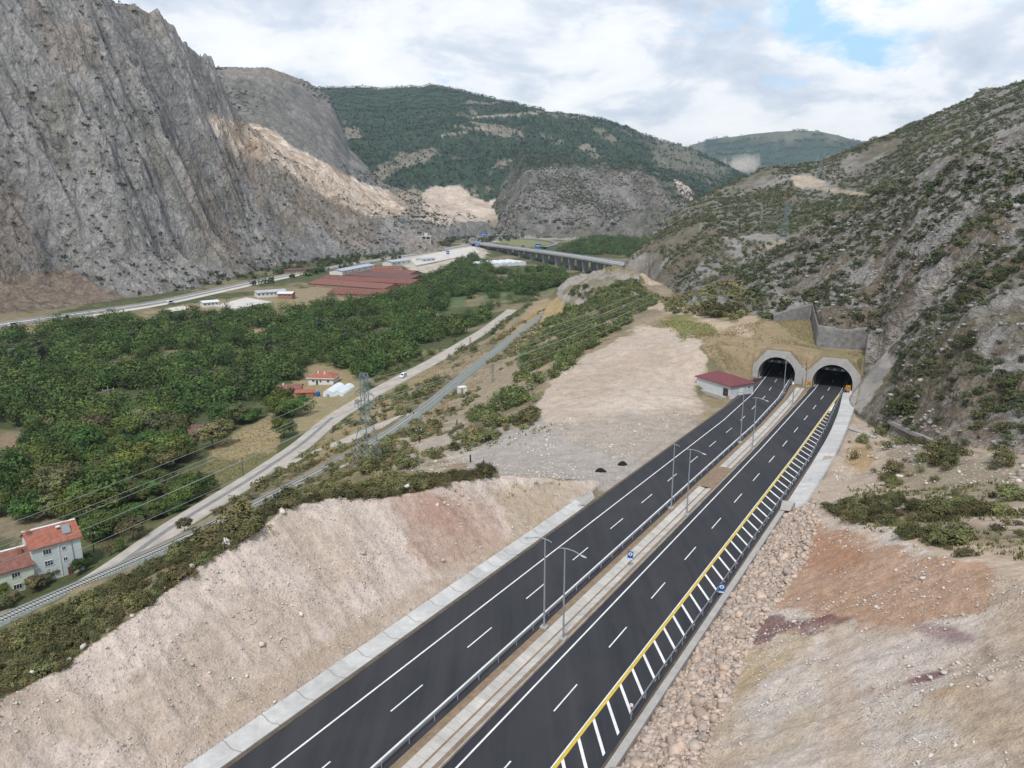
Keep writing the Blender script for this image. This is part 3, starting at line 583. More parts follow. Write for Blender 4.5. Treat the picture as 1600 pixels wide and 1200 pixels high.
C = blend(C, ell(i9, 1450, 1058, 50, 9, -.25, .6)*.85, (.20, .10, .10)); C = blend(C, ell(i9, 1350, 1085, 90, 12, -.22, .7)*.35, (.34, .21, .15))
C = blend(C, patch(i9, [(1150, 1015), (1250, 985), (1280, 1000), (1200, 1060), (1150, 1100), (1160, 1050)], .45, 9, 4), (.44, .33, .17))
C = blend(C, ell(i9, 1400, 1020, 130, 28, -.12, .7)*.5, (.56, .50, .46)); C = blend(C, ell(i9, 1450, 1150, 60, 30, 0, .7)*.5, (.58, .55, .52))
C = blend(C, ell(i9, 1180, 1110, 60, 50, -.4, .8)*.55, (.50, .47, .43)); C = blend(C, ell(i9, 1480, 1080, 60, 10, -.2, .7)*.5, (.44, .27, .16))
C = blend(C, patch(i9, [(1540, 900), (1640, 900), (1640, 1210), (1560, 1210), (1500, 1060)], .6, 14, 6), (.45, .35, .26))
C = blend(C, (g0 & ~i9)*sstep(1560, 1640, PX+(fbm(TX, TY, 12, 4, 151)-.5)*80)*(PY > 690)*(.55+.4*sstep(.4, .6, N1)), (.43, .355, .28))
# right scrub hillside and the hill behind it
rk2 = ridged(TX, TY*1.6, 20, 5, 111)
c1 = blend(blend(np.tile(np.array([.20, .17, .13]), (len(TX), 1)), sstep(.40, .56, rk2), (.325, .31, .295)), sstep(.52, .64, N1)*.5, (.15, .135, .08))
C = np.where(I[1][:, None], c1, C)
C = blend(C, patch(I[1], [(1180, 420), (1300, 350), (1420, 285), (1600, 205), (1640, 250), (1480, 320), (1330, 400), (1230, 460)], .45, 18, 18), (.29, .28, .27))
C = blend(C, patch(I[1], [(1360, 640), (1450, 660), (1620, 690), (1620, 720), (1480, 715), (1360, 670)], .6, 12, 8), (.36, .31, .26))
c2 = blend(blend(np.tile(np.array([.17, .15, .115]), (len(TX), 1)), sstep(.42, .6, ridged(TX, TY, 50, 5, 112)), (.27, .255, .24)), sstep(.45, .6, N3)*.5, (.10, .105, .06))
C = np.where(I[2][:, None], c2, C)
C = blend(C, patch(I[2], [(1235, 278), (1260, 272), (1290, 285), (1275, 296), (1245, 292)], 1, 3, 20), (.42, .36, .28))
C = blend(C, patch(I[2], [(1285, 293), (1320, 297), (1360, 304), (1358, 308), (1310, 302), (1280, 298)], 1, 1, 20), (.36, .31, .24))
C = blend(C, patch(I[2], [(1190, 385), (1222, 373), (1222, 378), (1200, 388), (1170, 400)], 1, 1, 20), (.38, .32, .24))
# rocky mountain
_u, _v = TX*.90-TY*.43, TX*.43+TY*.90; st = ridged(_u*.22, _v*1.15, 105, 4, 31, .5)
c3 = blend(np.tile(np.array([.265, .258, .25]), (len(TX), 1)), sstep(.35, .62, st), (.37, .36, .345)); c3 = blend(c3, sstep(.52, .66, fbm(TX, TY, 55, 5, 113))*.45, (.34, .27, .20)); c3 = blend(c3, sstep(.54, .66, fbm(TX, TY, 24, 4, 114))*.45, (.17, .16, .11))
C = np.where(I[3][:, None], c3, C)
C = blend(C, patch(I[3], [(-200, 400), (0, 428), (115, 423), (150, 445), (215, 470), (260, 480), (0, 520), (-200, 560)], .92, 6, 30), (.30, .24, .185))
C = blend(C, patch(I[3], [(300, 230), (440, 250), (560, 310), (600, 345), (560, 380), (470, 330), (380, 290)], .6, 22, 40), (.30, .25, .195))
C = blend(C, patch(I[3], [(615, 372), (690, 380), (690, 400), (640, 405)], .7, 6, 30), (.36, .31, .26))
# grey hill and quarry
c4 = blend(np.tile(np.array([.20, .195, .175]), (len(TX), 1)), sstep(.42, .62, ridged(TX, TY, 90, 5, 115)), (.235, .225, .21)); c4 = blend(c4, sstep(.5, .6, N3)*.4, (.10, .11, .08))
C = np.where(I[4][:, None], c4, C)
C = blend(C, patch(I[4], [(330, 104), (430, 104), (480, 128), (520, 140), (500, 146), (440, 128), (360, 116)], .6, 5, 60), (.30, .255, .21))
qs = [(318, 178), (330, 182), (345, 180), (352, 176), (358, 184), (380, 190), (420, 203), (470, 235), (520, 262), (560, 284), (610, 298), (640, 322), (620, 340), (560, 330), (480, 290), (420, 255), (340, 230)]
qm = patch(I[4] | I[3], qs, 1, 4, 40)*(I[4] | (I[3] & (RR.ravel() > 1080)))
C = blend(C, qm, (.62, .515, .41)); C = blend(C, qm*sstep(.48, .62, fbm(TX+TZ, TY, 40, 4, 116)), (.68, .60, .51)); C = blend(C, qm*sstep(.55, .62, fbm(TX, TY+TZ, 22, 4, 117))*.6, (.36, .24, .15))
# forested hill
bare = sstep(.585, .68, fbm(TX, TY, 150, 6, 118, .62))
c5 = blend(np.tile(np.array([.040, .066, .040]), (len(TX), 1)), bare*.85, (.235, .21, .165)); C = np.where(I[5][:, None], c5, C)
qb = patch(I[5] | I[4] | g0, [(655, 345), (662, 300), (680, 292), (715, 293), (745, 308), (760, 316), (780, 308), (805, 310), (820, 335), (800, 350), (740, 345), (700, 350)], 1, 4, 40)
C = blend(C, qb*(RR.ravel() > 1300), (.56, .47, .39)); C = blend(C, qb*(RR.ravel() > 1300)*sstep(.5, .65, fbm(TX, TY, 40, 4, 119))*.6, (.36, .29, .24))
C = blend(C, patch(I[4] | I[5], [(610, 300), (660, 298), (655, 345), (640, 340)], .8, 6, 40), (.33, .28, .22))
C = blend(C, patch(I[5] | g0, [(650, 348), (740, 345), (860, 345), (930, 350), (930, 362), (700, 368), (650, 362)], .85, 6, 40)*(RR.ravel() > 1300), (.30, .25, .185))
C = blend(C, patch(I[5] | g0, [(712, 352), (730, 348), (745, 360), (735, 366), (716, 362)], .9, 2, 40)*(RR.ravel() > 1300), (.50, .49, .48))
C = blend(C, patch(I[5] | g0, [(780, 350), (820, 348), (840, 358), (790, 360)], .8, 4, 40)*(RR.ravel() > 1300), (.42, .31, .21))
for a_, b_ in (((735, 184), (790, 180)), ((790, 180), (885, 173)), ((710, 198), (770, 204)), ((690, 212), (730, 206))):
    dx, dy = b_[0]-a_[0], b_[1]-a_[1]; t_ = np.clip(((PX-a_[0])*dx+(PY-a_[1])*dy)/(dx*dx+dy*dy), 0, 1)
    C = blend(C, (I[5] & (np.hypot(PX-a_[0]-t_*dx, PY-a_[1]-t_*dy) < 1.6))*.8, (.33, .29, .23))
C = blend(C, patch(I[5], [(1010, 205), (1090, 240), (1150, 272), (1120, 300), (1040, 260), (985, 215)], .6, 14, 120), (.20, .185, .15))
c6 = blend(np.tile(np.array([.20, .185, .16]), (len(TX), 1)), sstep(.4, .6, ridged(TX*1.2, TY*.7, 110, 5, 120)), (.255, .24, .225)); _s6 = hill(HS, np.arctan2(TX, TY), np.hypot(TX, TY))[1]; c6 = blend(c6, sstep(.48, .6, fbm(TX, TY, 60, 4, 121))*.5, (.10, .11, .075)); c6 = blend(c6, sstep(.78, .95, _s6+(fbm(TX, TY, 160, 4, 141)-.5)*.9)*.85, (.05, .075, .045))
C = np.where(I[6][:, None], c6, C)
C = blend(C, patch(I[6], [(1050, 275), (1062, 275), (1085, 300), (1082, 316), (1060, 300)], 1, 3, 40), (.50, .44, .39))
c7 = blend(np.tile(np.array([.040, .070, .045]), (len(TX), 1)), sstep(.57, .66, fbm(TX, TY, 330, 5, 122, .6))*.4, (.25, .22, .17)); C = np.where(I[7][:, None], c7, C)
C = blend(C, patch(I[7], [(1130, 255), (1170, 245), (1190, 262), (1150, 268)], .8, 6, 200), (.40, .36, .31))
AL = np.where(I[8] | I[9], .75, .0) + np.where(I[0] & (C[:, 0] > .28) & (TZ > -82), .45, 0) + np.where(I[1] & (C[:, 2] > .2), .3, 0)
AL *= np.clip(fbm(TX, TY, 6, 3, 131)*2.4-.5, .1, 1.1)
C = np.concatenate([C, AL[:, None]], 1)
cs_ = blend(np.tile(np.array([.33, .305, .275]), (len(TX), 1)), sstep(.4, .65, fbm(TX*.5+TZ, TY*.5+TZ*.6, 5, 4, 140)), (.24, .23, .215)); cs_ = blend(cs_, sstep(.5, .65, N2)*.6, (.40, .37, .33)); C[I[10], :3] = cs_[I[10]]
G = NR*NA; idx = np.arange(G).reshape(NR, NA)
FQ = np.stack([idx[:-1, :-1], idx[:-1, 1:], idx[1:, 1:], idx[1:, :-1]], -1).reshape(-1, 4)[:, ::-1]
fid = TID[FQ[:, 0]].copy()
V3 = np.stack([TX, TY, TZ], -1)
_ct = V3[FQ].mean(1); _ca = _ct @ RDIR; _cl = _ct @ LAT; _mn = TZ[FQ].min(1); _rz = (-HP-_ct[:, 0]*NRM[0]-_ct[:, 1]*NRM[1])/NRM[2]
_drop = (_mn < _rz+7.0) & (((np.abs(_cl+47.75) < 5.6) & (_ca > 249.5) & (_ca < 256)) | ((np.abs(_cl+30.55) < 5.6) & (_ca > 246) & (_ca < 253)))
fid[_drop] = -1                                   # the bores are open
V3 = np.stack([TX, TY, TZ], -1)
for k, nm, mt, lab in ((0, 'ground', 'ground', 'dry earth, gravel and orchard floor of the valley'), (1, 'rocky_hillside', 'hill2', 'rocky scrub hillside right of the tunnel mouths'), (2, 'scrub_hill', 'hill1', 'scrub covered hill with power towers behind the tunnel'),
                       (3, 'rocky_mountain', 'mount', 'steep bare grey mountain on the left of the valley'), (4, 'quarried_hill', 'grey', 'grey hill with a pale quarry scar behind the mountain'), (5, 'forested_hill', 'forest', 'long green forested hill closing the valley'),
                       (6, 'rock_spur', 'spur', 'grey rock spur below the forested hill'), (7, 'distant_hill', 'far', 'small bluish hill far away between the slopes'), (8, 'limestone_cut', 'cut', 'pale limestone cut slope left of the motorway'), (10, 'shotcrete_slope', 'cut', 'pale steep shotcrete slope right of the right tunnel'), (9, 'banded_cut', 'cut2', 'orange and maroon banded cut slope right of the motorway')):
    fq = FQ[fid == k]
    if not len(fq): continue
    u, inv = np.unique(fq.ravel(), return_inverse=True)
    me = np_mesh(nm, V3[u], inv.reshape(-1, 4), mt, C[u], True, 'Col')
    setp(link(nm, me), lab, None, None, 'structure')
# ------------------------------------------------------------------ motorway
def xs(a0, a1, step=4.0):
    n = max(1, int(round((a1-a0)/step))); return [a0+(a1-a0)*i/n for i in range(n+1)]
def strip(a0, a1, prof, dfun, mat, name, parent=None, step=4.0, end=False, taper=None):
    """sweep a (t,h) profile along the motorway"""
    mb = MB(); A = xs(a0, a1, step); secs = [[RW(a, (t if taper is None else taper(a, t))+dfun(a), h) for t, h in prof] for a in A]
    mb.loft(secs)
    if end: mb.f.append(tuple(range(len(prof)))); mb.k.append(0); mb.f.append(tuple(range(len(mb.v)-1, len(mb.v)-1-len(prof), -1))); mb.k.append(0)
    me = mb.mesh(name, mat); at = me.attributes.new('UVa', 'FLOAT', 'POINT')
    at.data.foreach_set('value', np.repeat(np.array(A, np.float32), len(prof))); return link(name, me, parent)
Z0 = lambda a: 0.0
A0 = -30.0
road_l = strip(A0, 330, [(-51.35, -.3), (-51.3, 0), (-39.2, 0), (-39.15, -.3)], dL, 'asphalt', 'roadway'); setp(road_l, 'fresh black asphalt carriageway left of the median', None, None, 'structure')
road_r = strip(A0, 330, [(-35.15, -.3), (-35.1, 0), (-22.9, 0), (-22.85, -.3)], dR, 'asphalt', 'roadway', taper=lambda a, t: t-(1.6*sstep(180, 235, a) if t > -25 else 0)); setp(road_r, 'fresh black asphalt carriageway with yellow line right of the median', None, None, 'structure')
def line(mb, a0, a1, t, w, dfun, h=.012, step=5.0, k=0):
    mb.loft([[RW(a, t-w/2+dfun(a), h), RW(a, t+w/2+dfun(a), h)] for a in xs(a0, a1, step)], k)
mk = MB(); line(mk, A0, 320, -47.95, .2, dL); line(mk, A0, 320, -40.5, .2, dL)
for i in range(-6, 22):
    a = 53.4+i*13.87
    if -28 < a < 315: line(mk, a, a+5.3, -44.18, .16, dL)
mk.build('road_markings', 'white_paint', road_l)
mk = MB(); line(mk, A0, 320, -34.0, .2, dR); line(mk, A0, 320, -26.72, .13, dR)
for i in range(-6, 20):
    a = 62.1+i*14.0
    if -28 < a < 315: line(mk, a, a+5.4, -30.28, .16, dR)
a = -20.0
while a < 226:
    e = -23.35 if a < 172 else -23.35-3.0*min(1, (a-172)/58)
    p = [(a, -26.35), (a+.55, -26.35), (a+.55-(e+26.35)*1.42, e), (a-(e+26.35)*1.42, e)]
    if a < 216: mk.quad(*[RW(x, t+dR(x), .012) for x, t in p][::-1])
    a += 3.45
mk.quad(*[RW(x, t+dR(x), .012) for x, t in [(216, -26.3), (216, -25.7), (227, -26.1), (227, -26.3)]])
mk.build('road_markings', 'white_paint', road_r)
mk = MB(); line(mk, A0, 240, -26.47, .34, dR, .016); mk.build('yellow_line', 'yellow_paint', road_r)
# left side drain
d = strip(A0, 117, [(-54.45, -.02), (-54.4, .28), (-54.0, .25), (-53.35, -.12), (-52.9, -.12), (-52.0, .1), (-51.85, .1), (-51.8, -.3)], Z0, 'ditch_concrete', 'drain_channel', step=2.3, end=True)
setp(d, 'pale concrete drain channel along the foot of the limestone cut', None, None, 'structure')
mb = MB(); spur = [(115.5, -53.2), (119.5, -53.3), (121.5, -54.6), (123.2, -57.0), (125.3, -60.6)]
secs = []
for i, (a, t) in enumerate(spur):
    p0 = spur[max(i-1, 0)]; p1 = spur[min(i+1, len(spur)-1)]; dx, dy = p1[0]-p0[0], p1[1]-p0[1]; L = math.hypot(dx, dy); nx, ny = -dy/L, dx/L
    secs.append([RW(a+nx*o, t+ny*o, h+.05) for o, h in ((-1.5, -.3), (-1.45, .22), (-1.1, .2), (-.35, -.15), (.35, -.15), (1.1, .2), (1.45, .22), (1.5, -.3))])
mb.loft(secs); me = mb.mesh('drain_outlet', 'wall_concrete'); setp(link('drain_outlet', me), 'concrete drain outlet turning away at the end of the limestone cut', None, None, 'structure')
# earth shoulders
strip(A0, 250, [(-51.9, -.28), (-51.75, .06), (-51.32, .03), (-51.3, -.3)], Z0, 'dark_earth', 'shoulder')['kind'] = 'structure'
o = strip(A0, 246, [(-39.17, -.3), (-39.12, .05), (-38.6, .14), (-38.15, .06), (-38.1, -.3)], lambda a: dL(a)*.9, 'brown_earth', 'median_shoulder', step=2); o['kind'] = 'structure'
strip(A0, 246, [(-35.85, -.3), (-35.8, .1), (-35.5, .17), (-35.3, .1), (-35.25, -.3)], dR, 'brown_earth', 'median_shoulder', step=2)['kind'] = 'structure'
strip(A0, 246, [(-35.28, -.3), (-35.27, .22), (-35.1, .22), (-35.06, -.3)], dR, 'stone_wall', 'median_kerb')['kind'] = 'structure'
md = lambda a: .5*(dL(a)+dR(a))
for a0, a1, cap in ((A0, 138, 0), (150, 243, 1)):
    o = strip(a0, a1, [(-38.2, -.3), (-38.15, .1), (-37.55, .02), (-36.95, -.14), (-36.85, -.14), (-36.3, .02), (-35.82, .12), (-35.78, -.3)], md, 'slab_concrete', 'median_drain', step=1.6)
    setp(o, 'slabbed concrete drain along the median' if not cap else 'plain concrete drain of the median near the portals', None, None, 'structure')
o = strip(137, 151, [(-38.2, -.3), (-38.1, .12), (-37.2, .22), (-36.2, .15), (-35.8, .12), (-35.78, -.3)], md, 'brown_earth', 'median_fill', step=1); o['kind'] = 'structure'
mb = MB(); secs = []
for a in xs(A0, 246, 4):     # ground of the median widening toward the portals
    secs.append([RW(a, -39.2+dL(a), -.12), RW(a, -35.0+dR(a), -.12)])
mb.loft(secs); mb.build('median_ground', 'brown_earth')['kind'] = 'structure'
# right side: brown verge, low wall, apron
strip(A0, 236, [(-22.92, -.3), (-22.88, .05), (-22.5, .02), (-21.9, .0), (-21.6, -.3)], Z0, 'dark_earth', 'verge', step=3, taper=lambda a, t: t-(1.2*sstep(185, 235, a) if t < -22.6 else 0))['kind'] = 'structure'
w = strip(A0, 131, [(-22.3, -.4), (-22.28, .75), (-21.45, .85), (-21.4, -.4)], Z0, 'wall_concrete', 'retaining_wall', end=True)
setp(w, 'low grey concrete wall holding back the rubble beside the right guard rail', 'wall')
mb = MB(); secs = [[RW(a, l, h0), RW(a, l+.05, h0+.25), RW(a, r-.3, h1), RW(a, r, h1+.18), RW(a, r+.15, h1-.2)] for a, l, r, h0, h1 in
    [(131, -22.3, -21.5, -.1, .8), (133, -22.3, -19.6, -.1, .9), (137, -22.3, -18.9, -.1, .9), (150, -22.4, -18.9, -.1, .8), (165, -22.5, -18.9, -.1, .75), (180, -22.8, -19.2, -.1, .7), (195, -23.2, -19.8, -.1, .65), (208, -23.9, -20.4, -.1, .6), (222, -24.9, -21.2, -.1, .55), (234, -26.0, -22.6, -.1, .5), (243, -26.8, -24.2, -.1, .45)]]
mb.loft(secs); me = mb.mesh('apron', 'ditch_concrete'); at = me.attributes.new('UVa', 'FLOAT', 'POINT'); at.data.foreach_set('value', np.repeat(np.array([131, 133, 137, 150, 165, 180, 195, 208, 222, 234, 243], np.float32), 5))
setp(link('concrete_apron', me), 'wide pale concrete apron between right guard rail and bare slope', None, None, 'structure')
mb = MB(); mb.loft([[RW(a, t0, -.2), RW(a, t0+.1, h), RW(a, t1, h+.1), RW(a, t1+.1, -.2)] for a, t0, t1, h in ((130.6, -22.3, -20.6, .9), (131.6, -22.3, -20.3, 1.9), (132.2, -22.3, -20.1, 2.1))])
setp(mb.build('wall_end', 'wall_concrete'), 'raised concrete end block closing the low wall', 'wall')
# side drain climbing away from the apron
q = [land(*p)[0] for p in ((1318, 667), (1330, 671), (1348, 677), (1366, 685))]; q = [c[0] if np.ndim(c) > 1 else c for c in q]
mb = MB(); secs = []
for i, p in enumerate(q):
    dd = q[min(i+1, 3)]-q[max(i-1, 0)]; n = np.array([-dd[1], dd[0], 0])/np.hypot(dd[0], dd[1])
    secs.append([p+n*o+np.array([0, 0, h]) for o, h in ((-.9, -.4), (-.9, .3), (0, .12), (.9, .3), (.9, -.4))])
mb.loft(secs); setp(mb.build('side_drain', 'wall_concrete'), 'short concrete side drain branching off the apron', None, None, 'structure')
# guard rails
def guardrail(a0, a1, tf, name, label, side, gap=4.0):
    mid = (a0+a1)/2; base = RW(mid, tf(mid), 0); g = thing(name, label, 'guard rail', base); mb = MB(); B = np.array(base)
    prof = [(0, .42), (.05*side, .47), (.0, .54), (.06*side, .60), (.0, .70), (.04*side, .75), (-.03*side, .75), (-.03*side, .42)]
    mb.loft([[RW(a, tf(a)+t, h)-B for t, h in prof] for a in xs(a0, a1, 3)]); mb.build('rail', 'galvanised', g)
    post = MB().box((0, 0, .36), (.11, .11, .76)).mesh('post', 'galvanised'); n = int((a1-a0)/gap)
    for i in range(n+1):
        a = a0+(a1-a0)*i/n; link('post', post, g, RW(a, tf(a)-side*.1, 0)-B)
    return g
guardrail(A0, 268, lambda a: -39.72+dL(a), 'guard_rail', 'long galvanised guard rail between left carriageway and median', -1)
guardrail(65, 243, lambda a: -23.15+float(np.interp(a, [0, 165, 200, 231, 250], [0, -.3, -1.6, -3.3, -4.2])), 'guard_rail', 'galvanised guard rail beside the hatched strip on the right', -1)
guardrail(244, 320, lambda a: -51.6+dL(a)+1.0, 'guard_rail', 'guard rail along the left side inside the left tunnel', 1)
guardrail(236, 320, lambda a: -35.0+dR(a), 'guard_rail', 'guard rail entering the right tunnel on its left side', 1)
guardrail(246, 320, lambda a: -26.0+dR(a), 'guard_rail', 'guard rail along the right side inside the right tunnel', -1)
# ------------------------------------------------------------------ tunnel portals
simple('berm_soil', (.27, .215, .135), .95, .25, .6, .5, 0, .1)
def portal(a0, tc, df, label, outer, wide):
    base = RW(a0, tc); B = np.array(base); g = thing('tunnel_portal', label, 'tunnel portal', base)
    R = 5.75; ch = 1.75; N = 28; depth = 7.0
    arc = [(-R, -.3)]+[(-math.cos(math.pi*i/N)*R, ch+math.sin(math.pi*i/N)*R) for i in range(N+1)]+[(R, -.3)]
    L_ = len(arc)
    # outer outline resampled to the same count
    pl = np.array(outer, float); sl = np.concatenate([[0], np.cumsum(np.hypot(*np.diff(pl, axis=0).T))]); 
    cs = np.interp(np.linspace(0, 1, L_), np.linspace(0, 1, len(pl)), sl)
    ou = [(np.interp(s, sl, pl[:, 0]), np.interp(s, sl, pl[:, 1])) for s in np.linspace(0, sl[-1], L_)]
    for c in outer[1:-1]:
        i = min(range(1, L_-1), key=lambda j: (ou[j][0]-c[0])**2+(ou[j][1]-c[1])**2); ou[i] = c
    W = lambda t, h, da: RW(a0+da, tc+t, h)-B
    mb = MB(); mb.loft([[W(t, h, depth) for t, h in ou], [W(t, h, 0) for t, h in ou], [W(t, h, 0) for t, h in arc], [W(t, h, depth) for t, h in arc]])
    mb2 = MB(); big = [(t*1.12, h*1.0+.8 if h > 2 else h) for t, h in ou]; mb2.loft([[W(t, h, 1.2) for t, h in big], [W(t, h, 1.0) for t, h in arc]]); mb2.build('backfill', 'berm_soil', g)
    lip = [(t*1.055, h+.42 if h > 2 else h) for t, h in ou]; mb.loft([[W(t, h, .5) for t, h in lip], [W(t, h, .12) for t, h in lip], [W(t*.99, h-.05, .12) for t, h in ou]])
    mb.build('portal_frame', 'portal_concrete', g)
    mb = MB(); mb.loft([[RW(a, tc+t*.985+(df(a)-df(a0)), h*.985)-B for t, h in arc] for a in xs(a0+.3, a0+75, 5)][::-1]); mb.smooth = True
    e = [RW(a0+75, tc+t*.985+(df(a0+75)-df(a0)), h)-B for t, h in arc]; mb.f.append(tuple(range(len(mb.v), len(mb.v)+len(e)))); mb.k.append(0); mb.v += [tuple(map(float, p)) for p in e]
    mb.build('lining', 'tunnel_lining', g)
    mb = MB()
    for s in (-1, 1): mb.loft([[RW(a, tc+s*(R-.1)+(df(a)-df(a0)), .12)-B, RW(a, tc+s*(R-1.0)+(df(a)-df(a0)), .12)-B, RW(a, tc+s*(R-1.0)+(df(a)-df(a0)), -.2)-B] for a in xs(a0, a0+70, 5)])
    mb.build('walkway', 'old_concrete', g)
    # sign gantry in the mouth
    mb = MB()
    for h in (5.35, 6.0): mb.tube([W(-3.6, h, 3), W(3.6, h, 3)], .06, 5)
    n = 8
    for i in range(n):
        x0, x1 = -3.6+7.2*i/n, -3.6+7.2*(i+1)/n; mb.tube([W(x0, 5.35, 3), W(x1, 6.0, 3)], .04, 4); mb.tube([W(x0, 6.0, 3), W(x0, 5.35, 3)], .04, 4)
    for x in (-3.6, 3.6): mb.tube([W(x, 5.35, 3), W(x, 7.2, 3)], .06, 5)
    mb.build('gantry', 'lamp_metal', g)
    for x in (-2.2, 0, 2.2): MB().box(W(x, 5.68, 2.8), (.9, .3, .6), -math.atan2(RDIR[0], RDIR[1])).build('signal_box', 'panel_grey', g)
    return g, W
gl, WL_ = portal(250.5, -47.75, dL, 'left tunnel portal with grey octagonal concrete frame beside the maroon roof hut', [(-7.2, -.4), (-7.1, 4.0), (-3.3, 9.1), (3.2, 9.1), (7.2, 4.6), (9.0, 4.3), (9.0, -.4)], 1)
gr, WR_ = portal(247.0, -30.55, dR, 'right tunnel portal with grey octagonal concrete frame beside the shotcrete slope', [(-7.2, -.4), (-7.0, 4.5), (-3.2, 9.1), (3.3, 9.1), (7.3, 4.6), (7.4, -.4)], 0)
mb = MB(); B = np.array(RW(250.5, -47.75)); q = [(8.6, -.4), (8.6, 4.45), (11.0, 4.2), (11.0, -.4)]
mb.loft([[WL_(t, h, -2.2) for t, h in q], [WL_(t, h, 1.5) for t, h in q]]); mb.f.append((3, 2, 1, 0)); mb.k.append(0); mb.build('side_pier', 'portal_concrete', gl)
# orange warning drums at the right portal
for a, t, lab in ((243.6, -36.6, 'orange warning board left of the right tunnel mouth'), (244.0, -25.6, 'orange warning board right of the right tunnel mouth')):
    g = thing('warning_board', lab, 'traffic sign', RW(a, t)); mb = MB(); rz = -math.atan2(RDIR[0], RDIR[1])
    mb.box((0, 0, 1.6), (1.3, .25, 1.5), rz); mb.build('panel', 'sign_orange', g); mb = MB()
    for x, z in ((-.35, 1.25), (.3, 1.3), (0, 1.6), (-.3, 1.95), (.35, 1.9)): mb.box((x*math.cos(rz)+.15*math.sin(rz), x*math.sin(rz)-.15*math.cos(rz), z), (.3, .06, .16), rz)
    mb.build('stripe', 'black', g); MB().box((0, 0, .42), (.2, .2, .85), rz).build('stand', 'lamp_metal', g)
# shotcrete walls of the excavation
WP = [(P(1207, 498, -44), 1.0), (P(1267, 497, -45), 5.2), (P(1275, 540, -50), 6.4), (P(1305, 550, -51.5), 5.0), (P(1330, 553, -52.2), 6.0), (P(1353, 556.5, -53), 8.6), (P(1368, 556, -52), 7.5)]
cen = np.array(RW(240, -38))
def jitter(p, s): return np.array([p[0]+(vnoise(p[0]*.7, p[1]*.7+s)-.5)*.35, p[1]+(vnoise(p[1]*.7, p[0]*.7+s*2)-.5)*.35, p[2]])
wp = []
for i in range(len(WP)-1):
    (p0, h0), (p1, h1) = WP[i], WP[i+1]; m = max(3, int(np.linalg.norm(p1-p0)/1.2))
    for k in range(m+(i == len(WP)-2)):
        f = k/m; p = p0+(p1-p0)*f; h = (h0+(h1-h0)*f)*1.12+.6; inn = cen-p; inn[2] = 0; inn /= np.linalg.norm(inn); q_ = p-inn*1.8
        wp.append((p, inn, min(max(h*.9, float(gz(q_[0], q_[1])[0])-p[2]+.3), h+2.2)))
hh = np.array([w[2] for w in wp]); kx = np.pad(hh, 4, 'edge'); hh = np.convolve(kx, np.ones(9)/9, 'valid')
mb = MB(); nr = 8
mb.loft([[jitter(p+inn*(1.6-.9*j/nr)+np.array([0, 0, -1.2+(h+1.2)*j/nr]), j*3.1) for j in range(nr+1)]+[p-inn*2.2+np.array([0, 0, h-.3])] for (p, inn, _), h in zip(wp, hh)][::-1]); mb.smooth = True
o = mb.build('shotcrete_wall', 'shotcrete'); setp(o, 'zigzag grey shotcrete wall above the tunnel berm', 'wall')
# ------------------------------------------------------------------ vegetation
DA = (RR*DAZ[None, :]).ravel()*(np.gradient(Rr)[:, None]+0*RR).ravel()
CORR, _ = seg_dist(TX, TY, GRAVEL); CORR2, _ = seg_dist(TX, TY, RAIL); CORR3, _ = seg_dist(TX, TY, HIGHWAY)
VIEW = (PX > -60) & (PX < 1660) & (PY > -60) & (PY < 1260)
SHOT = (TID == 10) | (((V3 @ LAT) < -12.8) & ((V3 @ LAT) > -26) & ((V3 @ RDIR) > 206) & ((V3 @ RDIR) < 266))
ROADM = SHOT | (TID == 0) & ((V3 @ LAT) > -57) & ((V3 @ LAT) < -18) & ((V3 @ RDIR) < 262)
TRACKS = ([(1142, 448), (1172, 450), (1190, 478), (1182, 507), (1148, 510), (1158, 480)], [(993, 422), (1008, 396), (1034, 394), (1034, 420), (1056, 442), (1010, 450)], [(1233, 278), (1260, 270), (1292, 285), (1322, 297), (1360, 304), (1358, 309), (1300, 301), (1245, 294)])
def scatter(poly, sp, rids, clus=None, keep=(), seed=0, extra=None, clr=(6, 6, 18)):
    """random ground points with mean spacing sp, inside a patch of ground named by its outline"""
    m = np.isin(TID, rids) & VIEW & ~ROADM
    if poly is not None: m &= inpoly(PX, PY, poly)
    for k in keep: m &= ~inpoly(PX, PY, k)
    if extra is not None: m &= extra
    m &= (CORR > clr[0]) & (CORR2 > clr[1]) & (CORR3 > clr[2])
    i = np.where(m)[0]; p = DA[i]/(sp*sp)
    if clus is not None:
        wl_, lo, hi = clus; p = p*sstep(lo, hi, fbm(TX[i], TY[i], wl_, 4, 200+seed))*2.0
    r = np.random.default_rng(1000+seed).random(len(i)); k = i[r < p]
    j = np.random.default_rng(2000+seed).normal(0, .4, (len(k), 2))*np.minimum(1, RR.ravel()[k]/200)[:, None]
    q = V3[k].copy(); q[:, :2] += j; return q
def rand_quads(c, size, r, out=None, shape=1.0):
    """diamond leaf sprays at c, facing outwards and up with scatter"""
    n = len(c); k = r.normal(size=(n, 3))*.48
    if out is not None: k += out*1.0
    k[:, 2] += .45; k /= np.linalg.norm(k, axis=1)[:, None]; h = r.normal(size=(n, 3)); a = np.cross(k, h); a /= np.linalg.norm(a, axis=1)[:, None]; b = np.cross(k, a)
    s = (size*np.exp(r.normal(0, .25, n)))[:, None]; a = a*s*shape; b = b*s*.62
    return np.stack([c-a, c-b*.9+a*.1, c+a, c+b*.9-a*.15], 1)
